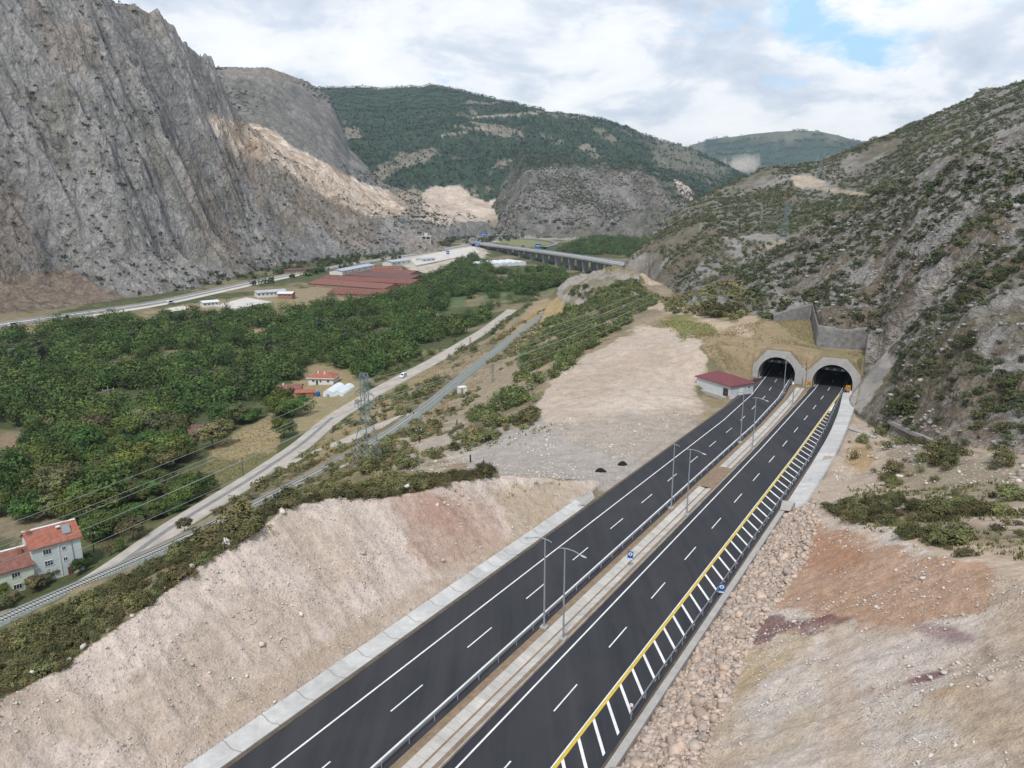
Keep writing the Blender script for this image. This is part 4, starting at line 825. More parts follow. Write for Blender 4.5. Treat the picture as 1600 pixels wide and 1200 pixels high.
def crown(kind, seed):
    r = np.random.default_rng(seed); V = []; T = []
    if kind == 'round': H, W_, base, ncl, nq, ls = 8.0, 4.3, 1.6, 44, 62, .31
    elif kind == 'wide': H, W_, base, ncl, nq, ls = 7.5, 5.3, 1.2, 52, 64, .32
    elif kind == 'poplar': H, W_, base, ncl, nq, ls = 13.0, 2.3, 1.0, 46, 60, .30
    elif kind == 'shrub': H, W_, base, ncl, nq, ls = 1.35, 1.3, .02, 24, 48, .105
    elif kind == 'bush': H, W_, base, ncl, nq, ls = 2.3, 1.8, .05, 30, 56, .13
    lob = r.normal(size=(7, 3)); lob /= np.linalg.norm(lob, axis=1)[:, None]; la = r.uniform(.1, .38, 7)
    for k in range(ncl):
        d = r.normal(size=3); d /= np.linalg.norm(d)
        if d[2] < -.55: d[2] = -d[2]
        rad = (.50+.5*r.random()**.5)*(.72+(np.maximum(0, lob @ d-.55)*la*2.2).sum())
        c = np.array([d[0]*W_*rad, d[1]*W_*rad, base+(H-base)*(.46+.5*d[2]*rad)])
        if kind == 'poplar': c[:2] *= 1.15-.75*max(0, (c[2]/H-.3))
        cr = W_*(.26+.16*r.random()); q = r.normal(size=(nq, 3)); q /= np.linalg.norm(q, axis=1)[:, None]; q *= (cr*r.random(nq)**.45)[:, None]; q[:, 2] *= .75
        oq = c+q-np.array([0, 0, base+(H-base)*.42]); oq /= np.linalg.norm(oq, axis=1)[:, None]+1e-6; V.append(rand_quads(c+q, ls, r, oq*.6+q/(cr+1e-6)*.7)); tn = r.uniform(.72, 1.3); T.append(np.repeat((tn*r.uniform(.93, 1.07, nq))[:, None], 4, 1))
    V = np.concatenate(V); T = np.concatenate(T); V[..., 2] = np.maximum(V[..., 2], .02)
    tint = np.repeat(T.reshape(-1, 1), 3, 1)*np.array([1.04, 1.0, .92]); return V.reshape(-1, 3), tint
def crown_mesh(kind, seed, mat, name='crown'):
    V, t = crown(kind, seed); return np_mesh(name, V, np.arange(len(V)).reshape(-1, 4), mat, t)
def trunk_mesh(h, r0, seed, spread):
    r = random.Random(seed); mb = MB(); mb.tube([(0, 0, -.4), (r.uniform(-.1, .1), r.uniform(-.1, .1), h*.45), (r.uniform(-.2, .2), r.uniform(-.2, .2), h*.8)], [r0, r0*.75, r0*.4], 7)
    for k in range(5):
        a = r.uniform(0, 6.28); z = h*r.uniform(.3, .6); d = spread*r.uniform(.5, .8); mb.tube([(0, 0, z), (math.cos(a)*d*.5, math.sin(a)*d*.5, z+h*.12), (math.cos(a)*d, math.sin(a)*d, z+h*.25)], [r0*.5, r0*.35, r0*.12], 5)
    return mb.mesh('trunk', 'trunk')
TREEK = {'round': [(crown_mesh('round', 10+i, 'leaf'), trunk_mesh(7, .22, i, 3.2)) for i in range(6)], 'wide': [(crown_mesh('wide', 30+i, 'leaf'), trunk_mesh(6.5, .26, 20+i, 4)) for i in range(5)],
         'olive': [(crown_mesh('round', 50+i, 'leaf_olive'), trunk_mesh(7, .2, 40+i, 3)) for i in range(4)], 'poplar': [(crown_mesh('poplar', 70+i, 'leaf_poplar'), trunk_mesh(12, .2, 60+i, 1.2)) for i in range(4)]}
def tree(kind, p, s, label, group, rz=None):
    c, t = random.choice(TREEK[kind]); g = thing('tree', label, 'tree', p, random.uniform(0, 6.28) if rz is None else rz, group); g.scale = (s*random.uniform(.9, 1.12), s*random.uniform(.9, 1.12), s*random.uniform(.85, 1.1))
    link('crown', c, g); link('trunk', t, g); return g
def canopy(name, pts, rad, hgt, nq, mat, label, seed=0, leaf=.45, parent=None, spiky=0):
    """many far plants as one mesh of leaf sprays"""
    r = np.random.default_rng(seed); n = len(pts); rad = np.broadcast_to(rad, n)*np.exp(r.normal(0, .28, n)); hgt = np.broadcast_to(hgt, n)*np.exp(r.normal(0, .2, n))
    d = r.normal(size=(n, nq, 3)); d /= np.linalg.norm(d, axis=2)[..., None]; d *= (r.random((n, nq))**.4)[..., None]
    # a few lobes per plant make outlines uneven
    lo = r.normal(size=(n, 1, 3)); lo /= np.linalg.norm(lo, axis=2)[..., None]; d *= (1+.45*np.maximum(0, (d*lo).sum(2))-.2*(r.random((n, nq)) > .6))[..., None]
    c = np.empty((n, nq, 3)); c[..., 0] = pts[:, None, 0]+d[..., 0]*rad[:, None]; c[..., 1] = pts[:, None, 1]+d[..., 1]*rad[:, None]; c[..., 2] = pts[:, None, 2]+hgt[:, None]*(.48+.52*d[..., 2])
    if spiky: k = (c[..., 2]-pts[:, None, 2])/hgt[:, None]; f = np.clip(1.15-.9*k, .12, 1); c[..., :2] = pts[:, None, :2]+(c[..., :2]-pts[:, None, :2])*f[..., None]
    sz = np.repeat(rad*leaf, nq); V = rand_quads(c.reshape(-1, 3), sz, r, d.reshape(-1, 3)).reshape(-1, 3)
    tn = np.repeat(r.uniform(.55, 1.6, n), nq)*r.uniform(.92, 1.08, n*nq); hue = np.repeat(r.uniform(.85, 1.25, n), nq); T = np.stack([tn*hue, tn, tn*.95], -1); T = np.repeat(T, 4, 0)
    me = np_mesh(name, V, np.arange(len(V)).reshape(-1, 4), mat, T); o = link(name, me, parent)
    return setp(o, label, None, None, 'stuff')
mk_leaf('slope_leaf', (.062, .085, .030), (.105, .125, .050), 0)
# --- valley trees
CLEAR = [[(300, 765), (335, 700), (430, 643), (442, 665), (432, 715), (385, 752)], [(345, 518), (400, 513), (455, 519), (400, 531)], [(478, 575), (528, 572), (560, 600), (556, 640), (480, 690), (440, 700), (470, 640), (455, 625)],
         [(0, 685), (40, 690), (45, 730), (-60, 740)], [(430, 600), (480, 600), (480, 632), (430, 632)], [(285, 655), (350, 650), (350, 695), (285, 695)], [(60, 772), (130, 760), (150, 775), (90, 800), (-60, 815), (-60, 790)], [(-60, 812), (105, 805), (125, 840), (150, 930), (-60, 980)],
         [(330, 575), (400, 570), (400, 590), (330, 600)], [(700, 470), (760, 455), (770, 475), (700, 490)], [(620, 470), (690, 462), (690, 474), (600, 482)]]
ORCH = [(-60, 545), (0, 528), (130, 510), (245, 498), (420, 492), (520, 478), (560, 480), (640, 462), (660, 440), (690, 436), (700, 425), (720, 410), (740, 402), (770, 425), (830, 424), (880, 424), (885, 445), (830, 462), (790, 470), (760, 500), (715, 530), (650, 560), (590, 585), (560, 600), (500, 640), (455, 690), (430, 712), (385, 752), (310, 790), (230, 830), (140, 850), (60, 800), (-60, 790)]
v1 = scatter(ORCH, 7.7, [0], (34, .37, .50), CLEAR, 1, TZ < -80, (8, 8, 22)); v2 = scatter([(860, 400), (900, 380), (960, 365), (1010, 352), (1015, 385), (1000, 405), (960, 398)], 8.5, [0, 2], None, (), 2, TZ < -70)
v3 = scatter([(560, 480), (640, 460), (720, 410), (760, 425), (740, 470), (660, 490)], 8.0, [0], (40, .3, .45), CLEAR, 3, TZ < -80)
v4 = scatter([(130, 850), (185, 775), (250, 745), (330, 770), (395, 752), (440, 715), (440, 722), (370, 765), (300, 806), (215, 845)], 4.6, [0], (14, .3, .45), (), 8, TZ < -80, (6, 6, 20)); v5 = scatter([(-60, 770), (0, 760), (130, 745), (190, 760), (150, 830), (40, 812), (-60, 830)], 9, [0], None, (), 9, TZ < -80, (6, 6, 20))
cand = [('g', p) for p in v4] + [('v', p) for p in v5] + [('v', p) for p in v1] + [('f', p) for p in v2] + [('v', p) for p in v3]
for x, y in [(62, 545), (70, 560), (22, 560)]: cand.append(('p', P(x, y+22, -92)))
for x, y in [(120, 600), (210, 545), (330, 530), (420, 560), (500, 530), (250, 640), (60, 640), (380, 610), (470, 500), (580, 510), (620, 500), (180, 690), (540, 545)]: cand.append(('q', P(x, y, -92)))
for x, y in [(665, 470), (700, 468), (722, 452), (735, 470), (705, 440), (760, 452), (545, 475), (565, 478), (640, 452)]: cand.append(('P', P(x, y, -92)))
for p in scatter([(0, 955), (110, 905), (290, 830), (290, 818), (140, 878), (0, 930)], 3.8, [0], None, (), 4, None, (5, 4, 10)): cand.append(('h', p))
for p in scatter([(870, 480), (900, 450), (990, 440), (1030, 470), (960, 520), (900, 565), (835, 615), (805, 600), (815, 555)], 3.3, [0], (14, .36, .50), (), 5): cand.append(('k', p))
for p in scatter([(735, 650), (800, 612), (840, 625), (810, 665), (740, 672)], 2.9, [0], (20, .35, .45), (), 6): cand.append(('k', p))
for p in scatter([(560, 600), (620, 575), (700, 540), (800, 470), (860, 455), (800, 500), (700, 590), (640, 650), (560, 680)], 5.5, [0], (24, .47, .56), (), 7, None, (6, 5, 10)): cand.append(('k', p))
def apparent(c): return {'v': 7, 'f': 6, 'p': 12, 'P': 12, 'h': 4.5, 'g': 5.5, 'q': 11, 'k': 3.2}[c[0]]/np.linalg.norm(c[1])
cand.sort(key=apparent, reverse=True)
LABV = {'round': ('rounded dark green broadleaf tree in the valley orchard', 'trees of the valley orchard'), 'wide': ('broad spreading green tree in the valley orchard', 'wide trees of the valley orchard'), 'olive': ('olive green loose tree in the valley orchard', 'olive green trees of the valley orchard')}
for k, p in cand[:300]:
    if k == 'v':
        kind = random.choices(['round', 'wide', 'olive', 'poplar'], [5, 3.2, 2.6, .5])[0]
        if kind == 'poplar': tree('poplar', p, random.uniform(.6, .85), 'slender upright poplar rising from the valley orchard', 'poplars of the valley orchard')
        else: tree(kind, p, random.choice([.6, .75, .9, 1.0, 1.15, 1.4]), *LABV[kind])
    elif k == 'q': tree('poplar', p, random.uniform(.75, 1.05), 'slender upright poplar rising from the valley orchard', 'poplars of the valley orchard')
    elif k in 'pP': tree('poplar', p, random.uniform(1.15, 1.45), 'tall dark poplar standing over the orchard' if k == 'p' else 'tall pale poplar by the river bed near the factory', 'tall orchard poplars' if k == 'p' else 'poplars near the factory')
    elif k == 'h': tree(random.choice(['olive', 'round']), p, random.uniform(.32, .55), 'small bushy tree between railway and tall house', 'small trees by the tall house')
    elif k == 'g': tree(random.choice(['olive', 'round', 'wide']), p, random.uniform(.4, .8), 'bushy green tree lining the gravel road', 'bushy trees along the gravel road')
    elif k == 'k': tree('olive', p, random.uniform(.22, .42), 'small bushy tree on the slope by the railway', 'small trees on the slope by the railway')
    else: tree('round', p, random.uniform(.8, 1.1), 'dark tree in the grove beyond the viaduct', 'trees beyond the viaduct')
rest = cand[300:]
far = np.array([p for k, p in rest if k in 'vfqpP']); low = np.array([p for k, p in rest if k in 'khg'])
if len(low): canopy('slope_bushes', low, 1.75, 2.7, 150, 'slope_leaf', 'bushes on the slope between railway and bare ground', 12, .16)
canopy('orchard_canopy', far, 4.1, 8.2, 300, 'leaf', 'far orchard trees merging into one dark green mass', 11, .12)
for nm, poly, sp, mt, rd, hg, lb in (('roadside_trees', [(380, 440), (420, 430), (560, 402), (640, 392), (640, 402), (560, 414), (430, 442), (390, 450)], 9, 'leaf', 3.2, 6, 'row of small dark trees beside the far highway'), ('foot_trees', [(250, 440), (460, 405), (560, 395), (560, 405), (470, 415), (300, 455)], 14, 'scrub_leaf', 3, 5, 'scattered trees at the foot of the rocky mountain'),
                                     ('terrace_trees', [(640, 380), (720, 372), (860, 345), (960, 345), (960, 362), (880, 366), (700, 388)], 24, 'scrub_leaf', 4.5, 7, 'scattered trees on the quarry terraces')):
    q = scatter(poly, sp, [0, 3, 5, 6], None, (), 20+len(nm), None, (6, 6, 12)); canopy(nm, q, rd, hg, 60, mt, lb, len(nm), .28)
# --- shrubs: the largest 300 as things, the rest as scrub
S = []
mk_leaf('dark_shrub_leaf', (.045, .058, .026), (.080, .090, .040), .06)
def addS(q, size, mat, lab, grp):
    for p in q: S.append((p, size*math.exp(random.gauss(0, .28)), mat, lab, grp))
STRIP = STRIPG; _old = [(-60, 1010), (0, 985), (150, 925), (300, 858), (420, 790), (560, 735), (640, 745), (700, 742), (770, 742), (760, 748), (680, 754), (600, 768), (520, 779), (450, 794), (390, 833), (310, 878), (235, 928), (140, 996), (75, 1038), (-60, 1100)]
addS(scatter(STRIP, 1.25, [0], (8, .30, .46), (), 30, None, (4, 14, 10)), .48, 'shrub_leaf', 'low olive green shrub on the crest above the limestone cut', 'shrubs on the crest above the limestone cut')
addS(scatter([(1275, 792), (1400, 785), (1620, 800), (1620, 880), (1500, 872), (1420, 848), (1330, 815)], 1.7, [0, 9], (9, .33, .48), (), 31), .58, 'shrub_leaf', 'green shrub in the thicket above the banded cut', 'shrubs above the banded cut')
addS(scatter([(1330, 650), (1620, 690), (1620, 800), (1400, 780), (1300, 700)], 5.5, [0], (16, .46, .55), (), 32), .8, 'shrub_leaf', 'small shrub on the bare ground right of the apron', 'shrubs on the bare ground')
addS(scatter(None, 2.35, [1], (14, .30, .48), TRACKS, 33, (PX > 1150)), .68, 'scrub_leaf', 'dark green shrub among pale rocks on the right hillside', 'shrubs of the right hillside')
addS(scatter([(560, 690), (640, 660), (720, 670), (840, 640), (850, 660), (760, 690), (700, 720), (600, 740)], 3.6, [0], (14, .42, .52), (), 34, None, (4, 5, 10)), .8, 'shrub_leaf', 'small shrub on the broken ground between railway and motorway', 'shrubs on the broken ground')
addS(scatter([(480, 700), (600, 620), (700, 580), (800, 510), (860, 480), (820, 560), (700, 660), (600, 740), (400, 830), (300, 870), (280, 850)], 4.2, [0], (18, .42, .52), (), 35, None, (5, 4, 10)), .8, 'shrub_leaf', 'small shrub along the railway bank', 'shrubs along the railway bank')
addS(scatter([(1035, 470), (1150, 440), (1200, 480), (1150, 500), (1050, 490)], 3.0, [0, 1, 2], None, (), 36), 1.1, 'shrub_leaf', 'dark shrub in the thicket behind the tunnel berm', 'shrubs behind the tunnel berm')
S.sort(key=lambda s: s[1]/np.linalg.norm(s[0]), reverse=True)
SHK = [crown_mesh('shrub', 100+i, 'shrub_leaf', 'shrub') for i in range(7)] + [crown_mesh('bush', 120+i, 'shrub_leaf', 'shrub') for i in range(4)]
SHD = [crown_mesh('shrub', 140+i, 'dark_shrub_leaf', 'shrub') for i in range(6)] + [crown_mesh('bush', 150+i, 'dark_shrub_leaf', 'shrub') for i in range(4)]
for p, s, m_, lab, grp in S[:300]:
    o = link('shrub', random.choice(SHK if m_ == 'shrub_leaf' else SHD), None, p-np.array([0, 0, .08])); o.scale = (s*random.uniform(.9, 1.3), s*random.uniform(.9, 1.3), s*random.uniform(.75, 1.15)); o.rotation_euler = (0, 0, random.uniform(0, 6.28)); setp(o, lab, 'shrub', grp)
rs = S[300:]; RP = np.array([q_[0] for q_ in rs]); RSZ = np.array([q_[1] for q_ in rs]); dist = np.linalg.norm(RP, axis=1); isd = np.array([q_[2] == 'scrub_leaf' for q_ in rs])
for dk in (False, True):
    for lo, hi, nq in ((0, 150, 420), (150, 260, 170), (260, 1500, 60)):
        m = (dist >= lo) & (dist < hi) & (isd == dk)
        if m.any(): canopy('scrub', RP[m], RSZ[m]*1.3, RSZ[m]*1.5, nq, 'scrub_leaf' if dk else 'olive_scrub_leaf', 'dark green scrub covering the right hillside' if dk else 'low olive scrub covering the banks', lo+1+dk, {0: .095, 150: .15, 260: .24}[lo])
canopy('hill_scrub', scatter(None, 4.3, [2], (50, .30, .5), TRACKS, 40, None, (0, 0, 0)), 1.45, 1.8, 30, 'scrub_leaf', 'scrub dotting the hill behind the tunnel', 41, .27)
canopy('mountain_scrub', scatter(None, 11, [3], (70, .34, .56), ([(-100, 400), (0, 430), (115, 425), (215, 470), (0, 520)],), 42, RR.ravel() < 1320, (0, 0, 0)), 2.0, 2.1, 18, 'scrub_leaf', 'sparse dark shrubs on the bare rocky mountain', 43, .34)
canopy('grey_hill_scrub', scatter(None, 12, [4], (150, .38, .55), (qs,), 44, None, (0, 0, 0)), 2.4, 2.8, 12, 'scrub_leaf', 'dark shrubs on the grey quarried hill', 45, .45)
m5 = C[:, 1] < .12
canopy('pine_forest', scatter(None, 9.0, [5], None, (), 46, m5 & (RR.ravel() < 3050), (0, 0, 0)), 3.0, 6.5, 10, 'forest_leaf', 'dense dark green forest on the long hill', 47, .55, None, 1)
canopy('open_pines', scatter(None, 15, [5], None, (), 48, ~m5 & (RR.ravel() < 3050) & (C[:, 0] < .26), (0, 0, 0)), 2.8, 5.5, 10, 'forest_leaf', 'thin scattered trees in the forest clearings', 49, .55, None, 1)
canopy('spur_scrub', scatter(None, 7.5, [6], (100, .26, .46), (), 50, None, (0, 0, 0)), 2.2, 2.8, 12, 'scrub_leaf', 'scattered scrub on the grey rock spur', 51, .45)
canopy('spur_forest', scatter(None, 9.5, [6], None, (), 54, C[:, 1] < .105, (0, 0, 0)), 3.0, 6.0, 10, 'forest_leaf', 'trees along the top of the grey rock spur', 55, .55, None, 1)
canopy('distant_forest', scatter(None, 24, [7], None, (), 52, C[:, 1] < .12, (0, 0, 0)), 6, 9, 8, 'forest_leaf', 'forest on the distant hill', 53, .55)
mk_leaf_done = 1
# --- dry grass tufts
def tufts(name, pts, h, n, mat, label, seed):
    r = np.random.default_rng(seed); m = len(pts); c = np.repeat(pts, n, 0); a = r.uniform(0, 6.28, m*n); sp = r.uniform(.05, .5, m*n)*h; c = c+np.stack([np.cos(a)*sp, np.sin(a)*sp, 0*a], -1)
    w = np.stack([-np.sin(a), np.cos(a), 0*a], -1)*(h*.16); hh = h*r.uniform(.5, 1.2, m*n); tip = c+np.stack([np.cos(a)*hh*.5, np.sin(a)*hh*.5, hh], -1)
    V = np.stack([c-w, c+w, tip+w*.3, tip-w*.3], 1).reshape(-1, 3); tn = np.repeat(np.repeat(r.uniform(.7, 1.35, m), n), 4); me = np_mesh(name, V, np.arange(len(V)).reshape(-1, 4), mat, np.stack([tn*1.05, tn, tn*.9], -1)); setp(link(name, me), label, None, None, 'stuff')
mk_leaf('dry_grass', (.25, .20, .115), (.34, .275, .165), 0); mk_leaf('green_grass', (.12, .135, .055), (.18, .185, .08), 0)
tufts('dry_grass', scatter([(1090, 520), (1200, 500), (1275, 496), (1280, 545), (1352, 556), (1336, 600), (1240, 590), (1175, 590), (1120, 575)], .9, [0], (9, .3, .5), (), 60), .35, 7, 'dry_grass', 'dry grass on the berm above the tunnel portals', 61)
tufts('dry_grass', np.concatenate([scatter([(480, 700), (700, 560), (860, 480), (700, 660), (560, 760), (750, 790), (900, 750), (640, 770)], 2.0, [0, 8], (9, .42, .52), (), 62, None, (4, 4, 9)), scatter([(300, 760), (335, 700), (430, 643), (442, 665), (432, 715), (385, 752)], 1.3, [0], None, (), 63)]), .5, 6, 'dry_grass', 'dry yellow grass on open ground', 64)
tufts('green_grass', np.concatenate([scatter([(1280, 770), (1620, 730), (1620, 880), (1430, 850), (1300, 810)], 1.0, [0, 9], (8, .45, .55), (), 65), scatter([(740, 690), (900, 655), (880, 690), (760, 700)], 1.2, [0], (8, .45, .55), (), 66), scatter([(1030, 500), (1110, 505), (1125, 528), (1060, 530)], 1.2, [0], None, (), 67)]), .4, 6, 'green_grass', 'green grass patches on the bare ground', 68)
# --- stones
def stones(name, pts, size, mat, label, seed, flat=.7):
    r = np.random.default_rng(seed); ph = (1+5**.5)/2
    b = np.array([(-1, ph, 0), (1, ph, 0), (-1, -ph, 0), (1, -ph, 0), (0, -1, ph), (0, 1, ph), (0, -1, -ph), (0, 1, -ph), (ph, 0, -1), (ph, 0, 1), (-ph, 0, -1), (-ph, 0, 1)])/1.9
    f = np.array([(0, 11, 5), (0, 5, 1), (0, 1, 7), (0, 7, 10), (0, 10, 11), (1, 5, 9), (5, 11, 4), (11, 10, 2), (10, 7, 6), (7, 1, 8), (3, 9, 4), (3, 4, 2), (3, 2, 6), (3, 6, 8), (3, 8, 9), (4, 9, 5), (2, 4, 11), (6, 2, 10), (8, 6, 7), (9, 8, 1)])
    n = len(pts); sz = np.broadcast_to(size, n)*np.exp(r.normal(0, .46, n)); a = r.uniform(0, 6.28, n); v = b[None]*r.uniform(.6, 1.35, (n, 12, 1))*r.uniform(.7, 1.3, (n, 1, 3)); v[..., 2] *= flat
    x = v[..., 0]*np.cos(a)[:, None]-v[..., 1]*np.sin(a)[:, None]; y = v[..., 0]*np.sin(a)[:, None]+v[..., 1]*np.cos(a)[:, None]; V = np.stack([x, y, v[..., 2]], -1)*sz[:, None, None]+pts[:, None, :]+np.array([0, 0, .15])*sz[:, None, None]
    Fq = (f[None]+np.arange(n)[:, None, None]*12).reshape(-1, 3); tn = np.repeat(r.uniform(.7, 1.2, n), 12); hu = np.repeat(r.uniform(.93, 1.05, n), 12); me = np_mesh(name, V.reshape(-1, 3), Fq, mat, np.stack([tn*hu, tn, tn/hu], -1)); return link(name, me)
def mk_stone(name, c):
    t = NT(name); n = t.noise(3, 5); t.col(t.mix(1.0, t.mix(1.0, t.ramp(n, [(.2, .75), (.8, 1.15)]), c, 'MULTIPLY'), t.attr('Tint'), 'MULTIPLY')); t.rough(.95); M[name] = t.m
mk_stone('stone', (.50, .40, .33)); mk_stone('white_stone', (.60, .55, .50))
RIP = [(1232, 806), (1282, 800), (1262, 872), (1182, 990), (1122, 1130), (1088, 1220), (962, 1220), (1090, 1012), (1150, 905)]
rp = []
for i in range(3):
    q = scatter(RIP, .42, [0, 9], None, (), 70+i); rp.append(q)
ra = rng.uniform(30, 132, 10500); rt = -21.3+rng.random(10500)**1.2*np.interp(ra, [30, 60, 100, 132], [6.6, 5.6, 5, 4.6]); rp.append(np.array([RW(a, t, max(0, (t+21.3)/1.5)+.05) for a, t in zip(ra, rt)]))
mk_stone('grey_stone', (.34, .325, .31)); setp(stones('outcrop_rocks', np.concatenate([scatter(None, 2.6, [1], (16, .42, .56), (), 78, PX > 1200), scatter([(1330, 640), (1620, 680), (1620, 760), (1400, 720)], 3.2, [0, 1], (10, .4, .55), (), 79)]), .36, 'grey_stone', None, 80, .55), 'pale grey limestone outcrops on the right hillside', None, None, 'stuff')
setp(stones('rubble', np.concatenate(rp), .20, 'stone', None, 71), 'pinkish rubble stones heaped against the low concrete wall', None, None, 'stuff')
setp(stones('loose_stones', np.concatenate([scatter(None, .55, [8], (4, .36, .62), (), 72), scatter(None, .6, [9], (4, .36, .62), (), 73)]), .065, 'white_stone', None, 74), 'loose pale stones lying on the cut slopes', None, None, 'stuff')
setp(stones('loose_stones', np.concatenate([scatter([(690, 690), (850, 655), (1090, 640), (985, 745), (880, 752), (600, 745), (560, 700)], 1.3, [0], (7, .4, .58), (), 75), scatter([(1290, 640), (1620, 690), (1620, 800), (1300, 800)], 1.2, [0, 1], (7, .4, .58), (), 76)]), .12, 'white_stone', None, 77), 'loose pale stones on the open ground beside the motorway', None, None, 'stuff')
for i, (x, y, s) in enumerate([(107, 1031, .8), (130, 1010, .7), (50, 1050, .6), (206, 962, 1.0), (258, 918, .6), (355, 850, 1.0), (365, 846, .7), (410, 824, .6), (440, 800, .9), (447, 796, 1.0), (460, 790, .7), (490, 783, .6), (530, 778, .8), (548, 775, .5), (590, 772, .6), (636, 760, .7), (690, 755, .5), (735, 750, .6), (300, 886, .7), (170, 985, .5)]):
    p = cuthit(x, y, -1); o = stones('boulder', p[None]+np.array([[0, 0, .0]]), s*.36, 'white_stone', None, 300+i, .85); V = o.data; off = Vector(tuple(p)); V.transform(Matrix.Translation(-off)); o.location = off
    setp(o, 'pale limestone boulder on the rim of the left cut', 'boulder', 'boulders along the rim of the left cut')
# ------------------------------------------------------------------ railway, roads, yards
def drape(name, L, prof, mat, dz=0.0, step=4.0, smooth_end=False):
    """sweep (offset, height) along a polyline of points"""
    pts = []
    for i in range(len(L)-1):
        n = max(1, int(np.linalg.norm(L[i+1]-L[i])/step))
        for k in range(n): pts.append(L[i]+(L[i+1]-L[i])*(k/n))
    pts.append(L[-1]); pts = np.array(pts, float)
    for _ in range(6): pts[1:-1] = (pts[:-2]+2*pts[1:-1]+pts[2:])/4
    secs = []
    for i, p in enumerate(pts):
        d = pts[min(i+1, len(pts)-1)]-pts[max(i-1, 0)]; n = np.array([d[1], -d[0], 0])/math.hypot(d[0], d[1])
        secs.append([p+n*o+np.array([0, 0, h+dz]) for o, h in prof])
    return secs, pts
def path(name, L, prof, mat, label, dz=0.0, parent=None, kind='structure', step=4.0):
    secs, _ = drape(name, L, prof, mat, dz, step); mb = MB(); mb.loft(secs); o = mb.build(name, mat, parent); return setp(o, label, None, None, kind)
b = path('railway_ballast', RAIL, [(-3.0, -.6), (-2.6, .12), (-1.6, .5), (1.6, .5), (2.6, .12), (3.0, -.6)], 'ballast', 'grey green ballast bed of the single railway line')
secs, rp_ = drape('r', RAIL, [(0, 0)], None)
mb = MB()
for o in (-.75, .75):
    s2, _ = drape('r', RAIL, [(o-.06, .52), (o-.06, .68), (o+.06, .68), (o+.06, .52)], None); mb.loft(s2)
trk = thing('railway_track', 'single railway track curving along the valley side', 'railway track', (0, 0, 0)); 
for o in (-.75, .75):
    mb = MB(); s2, _ = drape('r', RAIL, [(o-.07, .52), (o-.07, .69), (o+.07, .69), (o+.07, .52)], None); mb.loft(s2); mb.build('rail', 'rail_steel', trk)
mb = MB(); cum = np.concatenate([[0], np.cumsum(np.linalg.norm(np.diff(rp_, axis=0), axis=1))]); s = 0
while s < cum[-1]:
    p = np.array([np.interp(s, cum, rp_[:, k]) for k in range(3)]); q = np.array([np.interp(min(s+1, cum[-1]), cum, rp_[:, k]) for k in range(3)]); a = math.atan2(q[1]-p[1], q[0]-p[0])
    mb.box((p[0], p[1], p[2]+.5), (.26, 2.6, .16), a); s += .68 if s < 170 else 1.2
o = mb.build('sleepers', 'sleeper', trk); o['kind'] = 'stuff'
path('gravel_road', GRAVEL, [(-4.2, -.4), (-3.8, .12), (-1.8, .22), (0, .26), (1.8, .22), (3.8, .12), (4.2, -.4)], 'gravel_road', 'pale gravel road following the railway')
path('wheel_ruts', GRAVEL[1:7], [(-.9, .2), (-.8, .3), (.6, .3), (.7, .2)], 'rut_grey', 'dark worn strip along the gravel road')
BRANCH = [P(455, 722, -86.6), P(500, 705, -86), P(560, 672, -84.5), P(620, 648, -82), P(650, 640, -80.6)]
def onland(pxs, dz=.25, dens=3):
    q = []
    for i in range(len(pxs)-1):
        for k in range(dens): q.append((pxs[i][0]+(pxs[i+1][0]-pxs[i][0])*k/dens, pxs[i][1]+(pxs[i+1][1]-pxs[i][1])*k/dens))
    q.append(pxs[-1]); r = land([a[0] for a in q], [a[1] for a in q]); r = r[~np.isnan(r[:, 0])]; return [np.array([p[0], p[1], p[2]+dz]) for p in r]
path('dirt_track', onland([(430, 735), (480, 715), (540, 690), (600, 662), (640, 648)], .2), [(-2.8, -.7), (-2.2, .05), (0, .1), (2.2, .05), (2.8, -.7)], 'gravel_road', 'pale dirt track between gravel road and railway')
path('dirt_track', onland([(380, 800), (440, 770), (500, 745), (545, 725)], .1), [(-1.4, -.5), (-1.1, .05), (0, .1), (1.1, .05), (1.4, -.5)], 'gravel_road', 'narrow pale track through the shrubs above the railway')
path('concrete_path', onland([(1392, 658), (1420, 672), (1450, 686), (1480, 697), (1505, 703)], .1), [(-.9, -.5), (-.8, .2), (.8, .2), (.9, -.5)], 'ditch_concrete', 'pale concrete path slanting over the right hillside')
# valley highway: two carriageways with a planted median
for o0, nm in ((-11, 'far'), (1.2, 'near')):
    hw = path('highway', HIGHWAY, [(o0-.3, -.3), (o0, .18), (o0+9.6, .18), (o0+9.9, -.3)], 'old_asphalt', nm+' carriageway of the valley highway', step=12)
    for o, w in ((.4, .16), (4.7, .12), (9.1, .16)): path('highway_line', HIGHWAY, [(o0+o-w/2, .2), (o0+o+w/2, .2)], 'white_paint', None, 0, hw, None, 12)
path('highway_kerb', HIGHWAY, [(-1.3, -.2), (-1.25, .35), (1.05, .35), (1.1, -.2)], 'pale_yard', 'pale kerbed median of the valley highway', step=12)
path('service_road', [h+np.array([7, -16, .1]) for h in HIGHWAY[2:6]], [(-3.4, -.5), (-3, .1), (3, .1), (3.4, -.5)], 'pale_yard', 'pale service road beside the valley highway', step=12)
def slab(name, pxs, z, mat, label, h=.25):
    pts = [P(x, y, z) for x, y in pxs]; mb = MB().prism([(p[0], p[1]) for p in pts][::-1], z-1, z+h); return setp(mb.build(name, mat), label, None, None, 'structure')
slab('yard', [(335, 478), (385, 465), (425, 472), (372, 482)], -89, 'pale_yard', 'pale concrete yard with low walls near the highway')
slab('yard', [(258, 483), (285, 478), (298, 482), (270, 488)], -89, 'pale_yard', 'small pale yard beside the highway')
